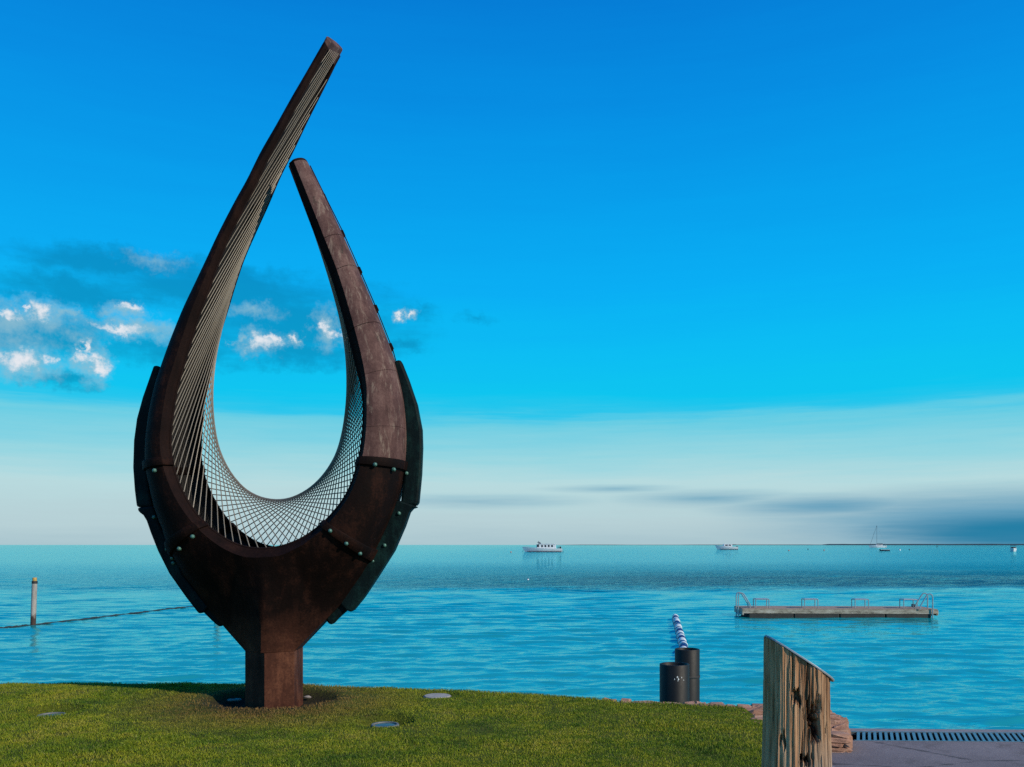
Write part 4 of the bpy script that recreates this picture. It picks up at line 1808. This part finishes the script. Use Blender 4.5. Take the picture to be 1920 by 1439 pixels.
pp_box('flybridge', m_navy, t, -9 * u, -5 * u, -.9, .9, 15.3 * u, 17.2 * u, bevel=.1)
pp_box('stern_rail', m_navy, t, 27 * u, 27.8 * u, -1.5, 1.5, 6 * u, 10 * u)
pp_box('swim_platform', m_navy, t, 34.5 * u, 38 * u, -1.4, 1.4, 1.0 * u, 1.8 * u)
pp_box('outboard', m_dark, t, 30 * u, 33 * u, -.6, .6, 6 * u, 10 * u, bevel=.1)
tubes('pulpit', [[(-36 * u, 0, 8.5 * u), (-35 * u, 0, 10.8 * u), (-26 * u, 0, 10 * u)]], .06, t, m_alu)
tubes('anchor_line', [[(-36 * u, 0, 8 * u), (-40 * u, 0, -.2)]], .05, t, m_navy)

t, d = boat_root('cruiser', 1364, 1030.8, 'small pale cabin cruiser on the horizon, right of the white launch', 'boat')
u = d / F
hull_part(t, 38 * u, 4.0, 8.0 * u, 5.0 * u, m_white)
pp_box('stripe', m_navy, t, -14 * u, 18 * u, -2.02, 2.02, .2 * u, .9 * u)
pp_box('cabin', m_white, t, -8 * u, 8 * u, -1.5, 1.5, 5 * u, 10.2 * u, bevel=.2)
pp_box('window', m_glass, t, -5.5 * u, -.5 * u, -1.52, 1.52, 7 * u, 9.4 * u)
pp_box('window', m_glass, t, 1 * u, 5.5 * u, -1.52, 1.52, 7 * u, 9.4 * u)
pp_box('canopy', m_navy, t, 7 * u, 15 * u, -1.5, 1.5, 8.8 * u, 9.6 * u)
pp_box('outboard', m_dark, t, 16 * u, 19.5 * u, -.8, .8, 2 * u, 6 * u, bevel=.1)

t, d = boat_root('sailboat', 1646, 1027.2, 'moored sailing yacht with a bare mast on the right of the horizon', 'boat')
u = d / F
hull_part(t, 31 * u, 4.4, 4.6 * u, 3.6 * u, m_white)
pp_box('cabin', m_white, t, -4 * u, 8 * u, -1.3, 1.3, 3.6 * u, 5.6 * u, bevel=.2)
pp_box('window', m_glass, t, -2 * u, 6 * u, -1.32, 1.32, 4.3 * u, 5.1 * u)
tubes('mast', [[(-2 * u, 0, 4 * u), (-2 * u, 0, 41.5 * u)]], .12, t, m_navy)
tubes('boom', [[(-2 * u, 0, 8 * u), (9 * u, 0, 7.6 * u)]], .2, t, m_navy)
tubes('forestay', [[(-14.5 * u, 0, 5 * u), (-2 * u, 0, 41 * u)]], .11, t, m_navy)
tubes('backstay', [[(15 * u, 0, 4 * u), (-2 * u, 0, 41.3 * u)]], .045, t, m_alu)
pp_box('spray_hood', m_navy, t, 5 * u, 10 * u, -1.3, 1.3, 5.4 * u, 7.0 * u, bevel=.2)

t, d = boat_root('dinghy', 1658.5, 1033.4, 'low dark open dinghy on the water below the sailing yacht', 'boat')
u = d / F
hull_part(t, 18 * u, 1.7, 3.0 * u, 2.2 * u, m_navy)
pp_box('gunwale', m_white, t, -8 * u, 8.6 * u, -.8, .8, 2.25 * u, 2.6 * u)
pp_box('thwart', m_white, t, -1 * u, 1 * u, -.7, .7, 2.62 * u, 2.9 * u)

t, d = boat_root('runabout', 1900, 1034.4, 'small white motorboat with a dark canopy at the right edge of the picture', 'boat', rz=R(62))
u = d / F
hull_part(t, 6.0, 2.5, 1.5, 1.0, m_white)
pp_box('cabin', m_white, t, -1.0, 1.0, -.9, .9, 1.0, 1.9, bevel=.15)
pp_box('windscreen', m_glass, t, -1.03, -.6, -.85, .85, 1.35, 1.95)
pp_box('canopy', m_navy, t, -.7, 1.6, -1.05, 1.05, 2.45, 2.6, bevel=.05)
tubes('canopy_pole', [[(-.6, -1, 1.0), (-.6, -1, 2.45)], [(-.6, 1, 1.0), (-.6, 1, 2.45)], [(1.5, -1, 1.0), (1.5, -1, 2.45)], [(1.5, 1, 1.0), (1.5, 1, 2.45)]], .05, t, m_alu)
pp_box('outboard', m_dark, t, 2.9, 3.5, -.35, .35, .2, 1.5, bevel=.08)


def buoy(px, py, w, mat_, lab, topmark=False, group='mooring buoys'):
    p = on_plane(px, py, WATER_Z)
    u_ = p.y / F
    r = w / 2 * u_
    t_ = empty('mooring_buoy', p, lab, 'buoy', group)
    m_ = MB()
    m_.lathe([(.01, -r * .8), (r * .7, -r * .6), (r, 0), (r * .85, r * .55), (r * .4, r * .9), (.01, r)], 14)
    m_.build('ball', mat_, t_, smooth=True, local=True)
    m_ = MB()
    m_.tube([(0, 0, r * .8), (0, 0, r * (4.2 if topmark else 1.4))], r * .16, 6)
    m_.build('stem', m_dark, t_, local=True)
    if topmark:
        m_ = MB()
        m_.lathe([(.45 * r, 2.4 * r), (.02 * r, 4.4 * r)], 10)
        m_.build('topmark', m_dark, t_, local=True)


buoy(958, 1036, 3.2, m_orange, 'small dark mooring buoy just left of the white launch')
buoy(1479, 1033, 3.0, m_orange, 'reddish mooring buoy, leftmost of three between cruiser and yacht')
buoy(1515, 1030.5, 2.6, m_dark, 'dark mooring buoy, middle of three between cruiser and yacht')
buoy(1545, 1032.5, 3.0, m_orange, 'mooring buoy, rightmost of three, just left of the yacht')
buoy(1687, 1032.2, 4.2, m_whitepaint, 'pale mooring buoy just right of the dark dinghy')
buoy(1705, 1031.4, 2.8, m_dark, 'small dark buoy, second to the right of the dinghy')
buoy(1757, 1026.2, 2.6, m_dark, 'dark channel buoy with a cone topmark near the right of the horizon', True)
buoy(990, 1088, 5.0, m_whitepaint, 'small white buoy alone on the water below the white launch')
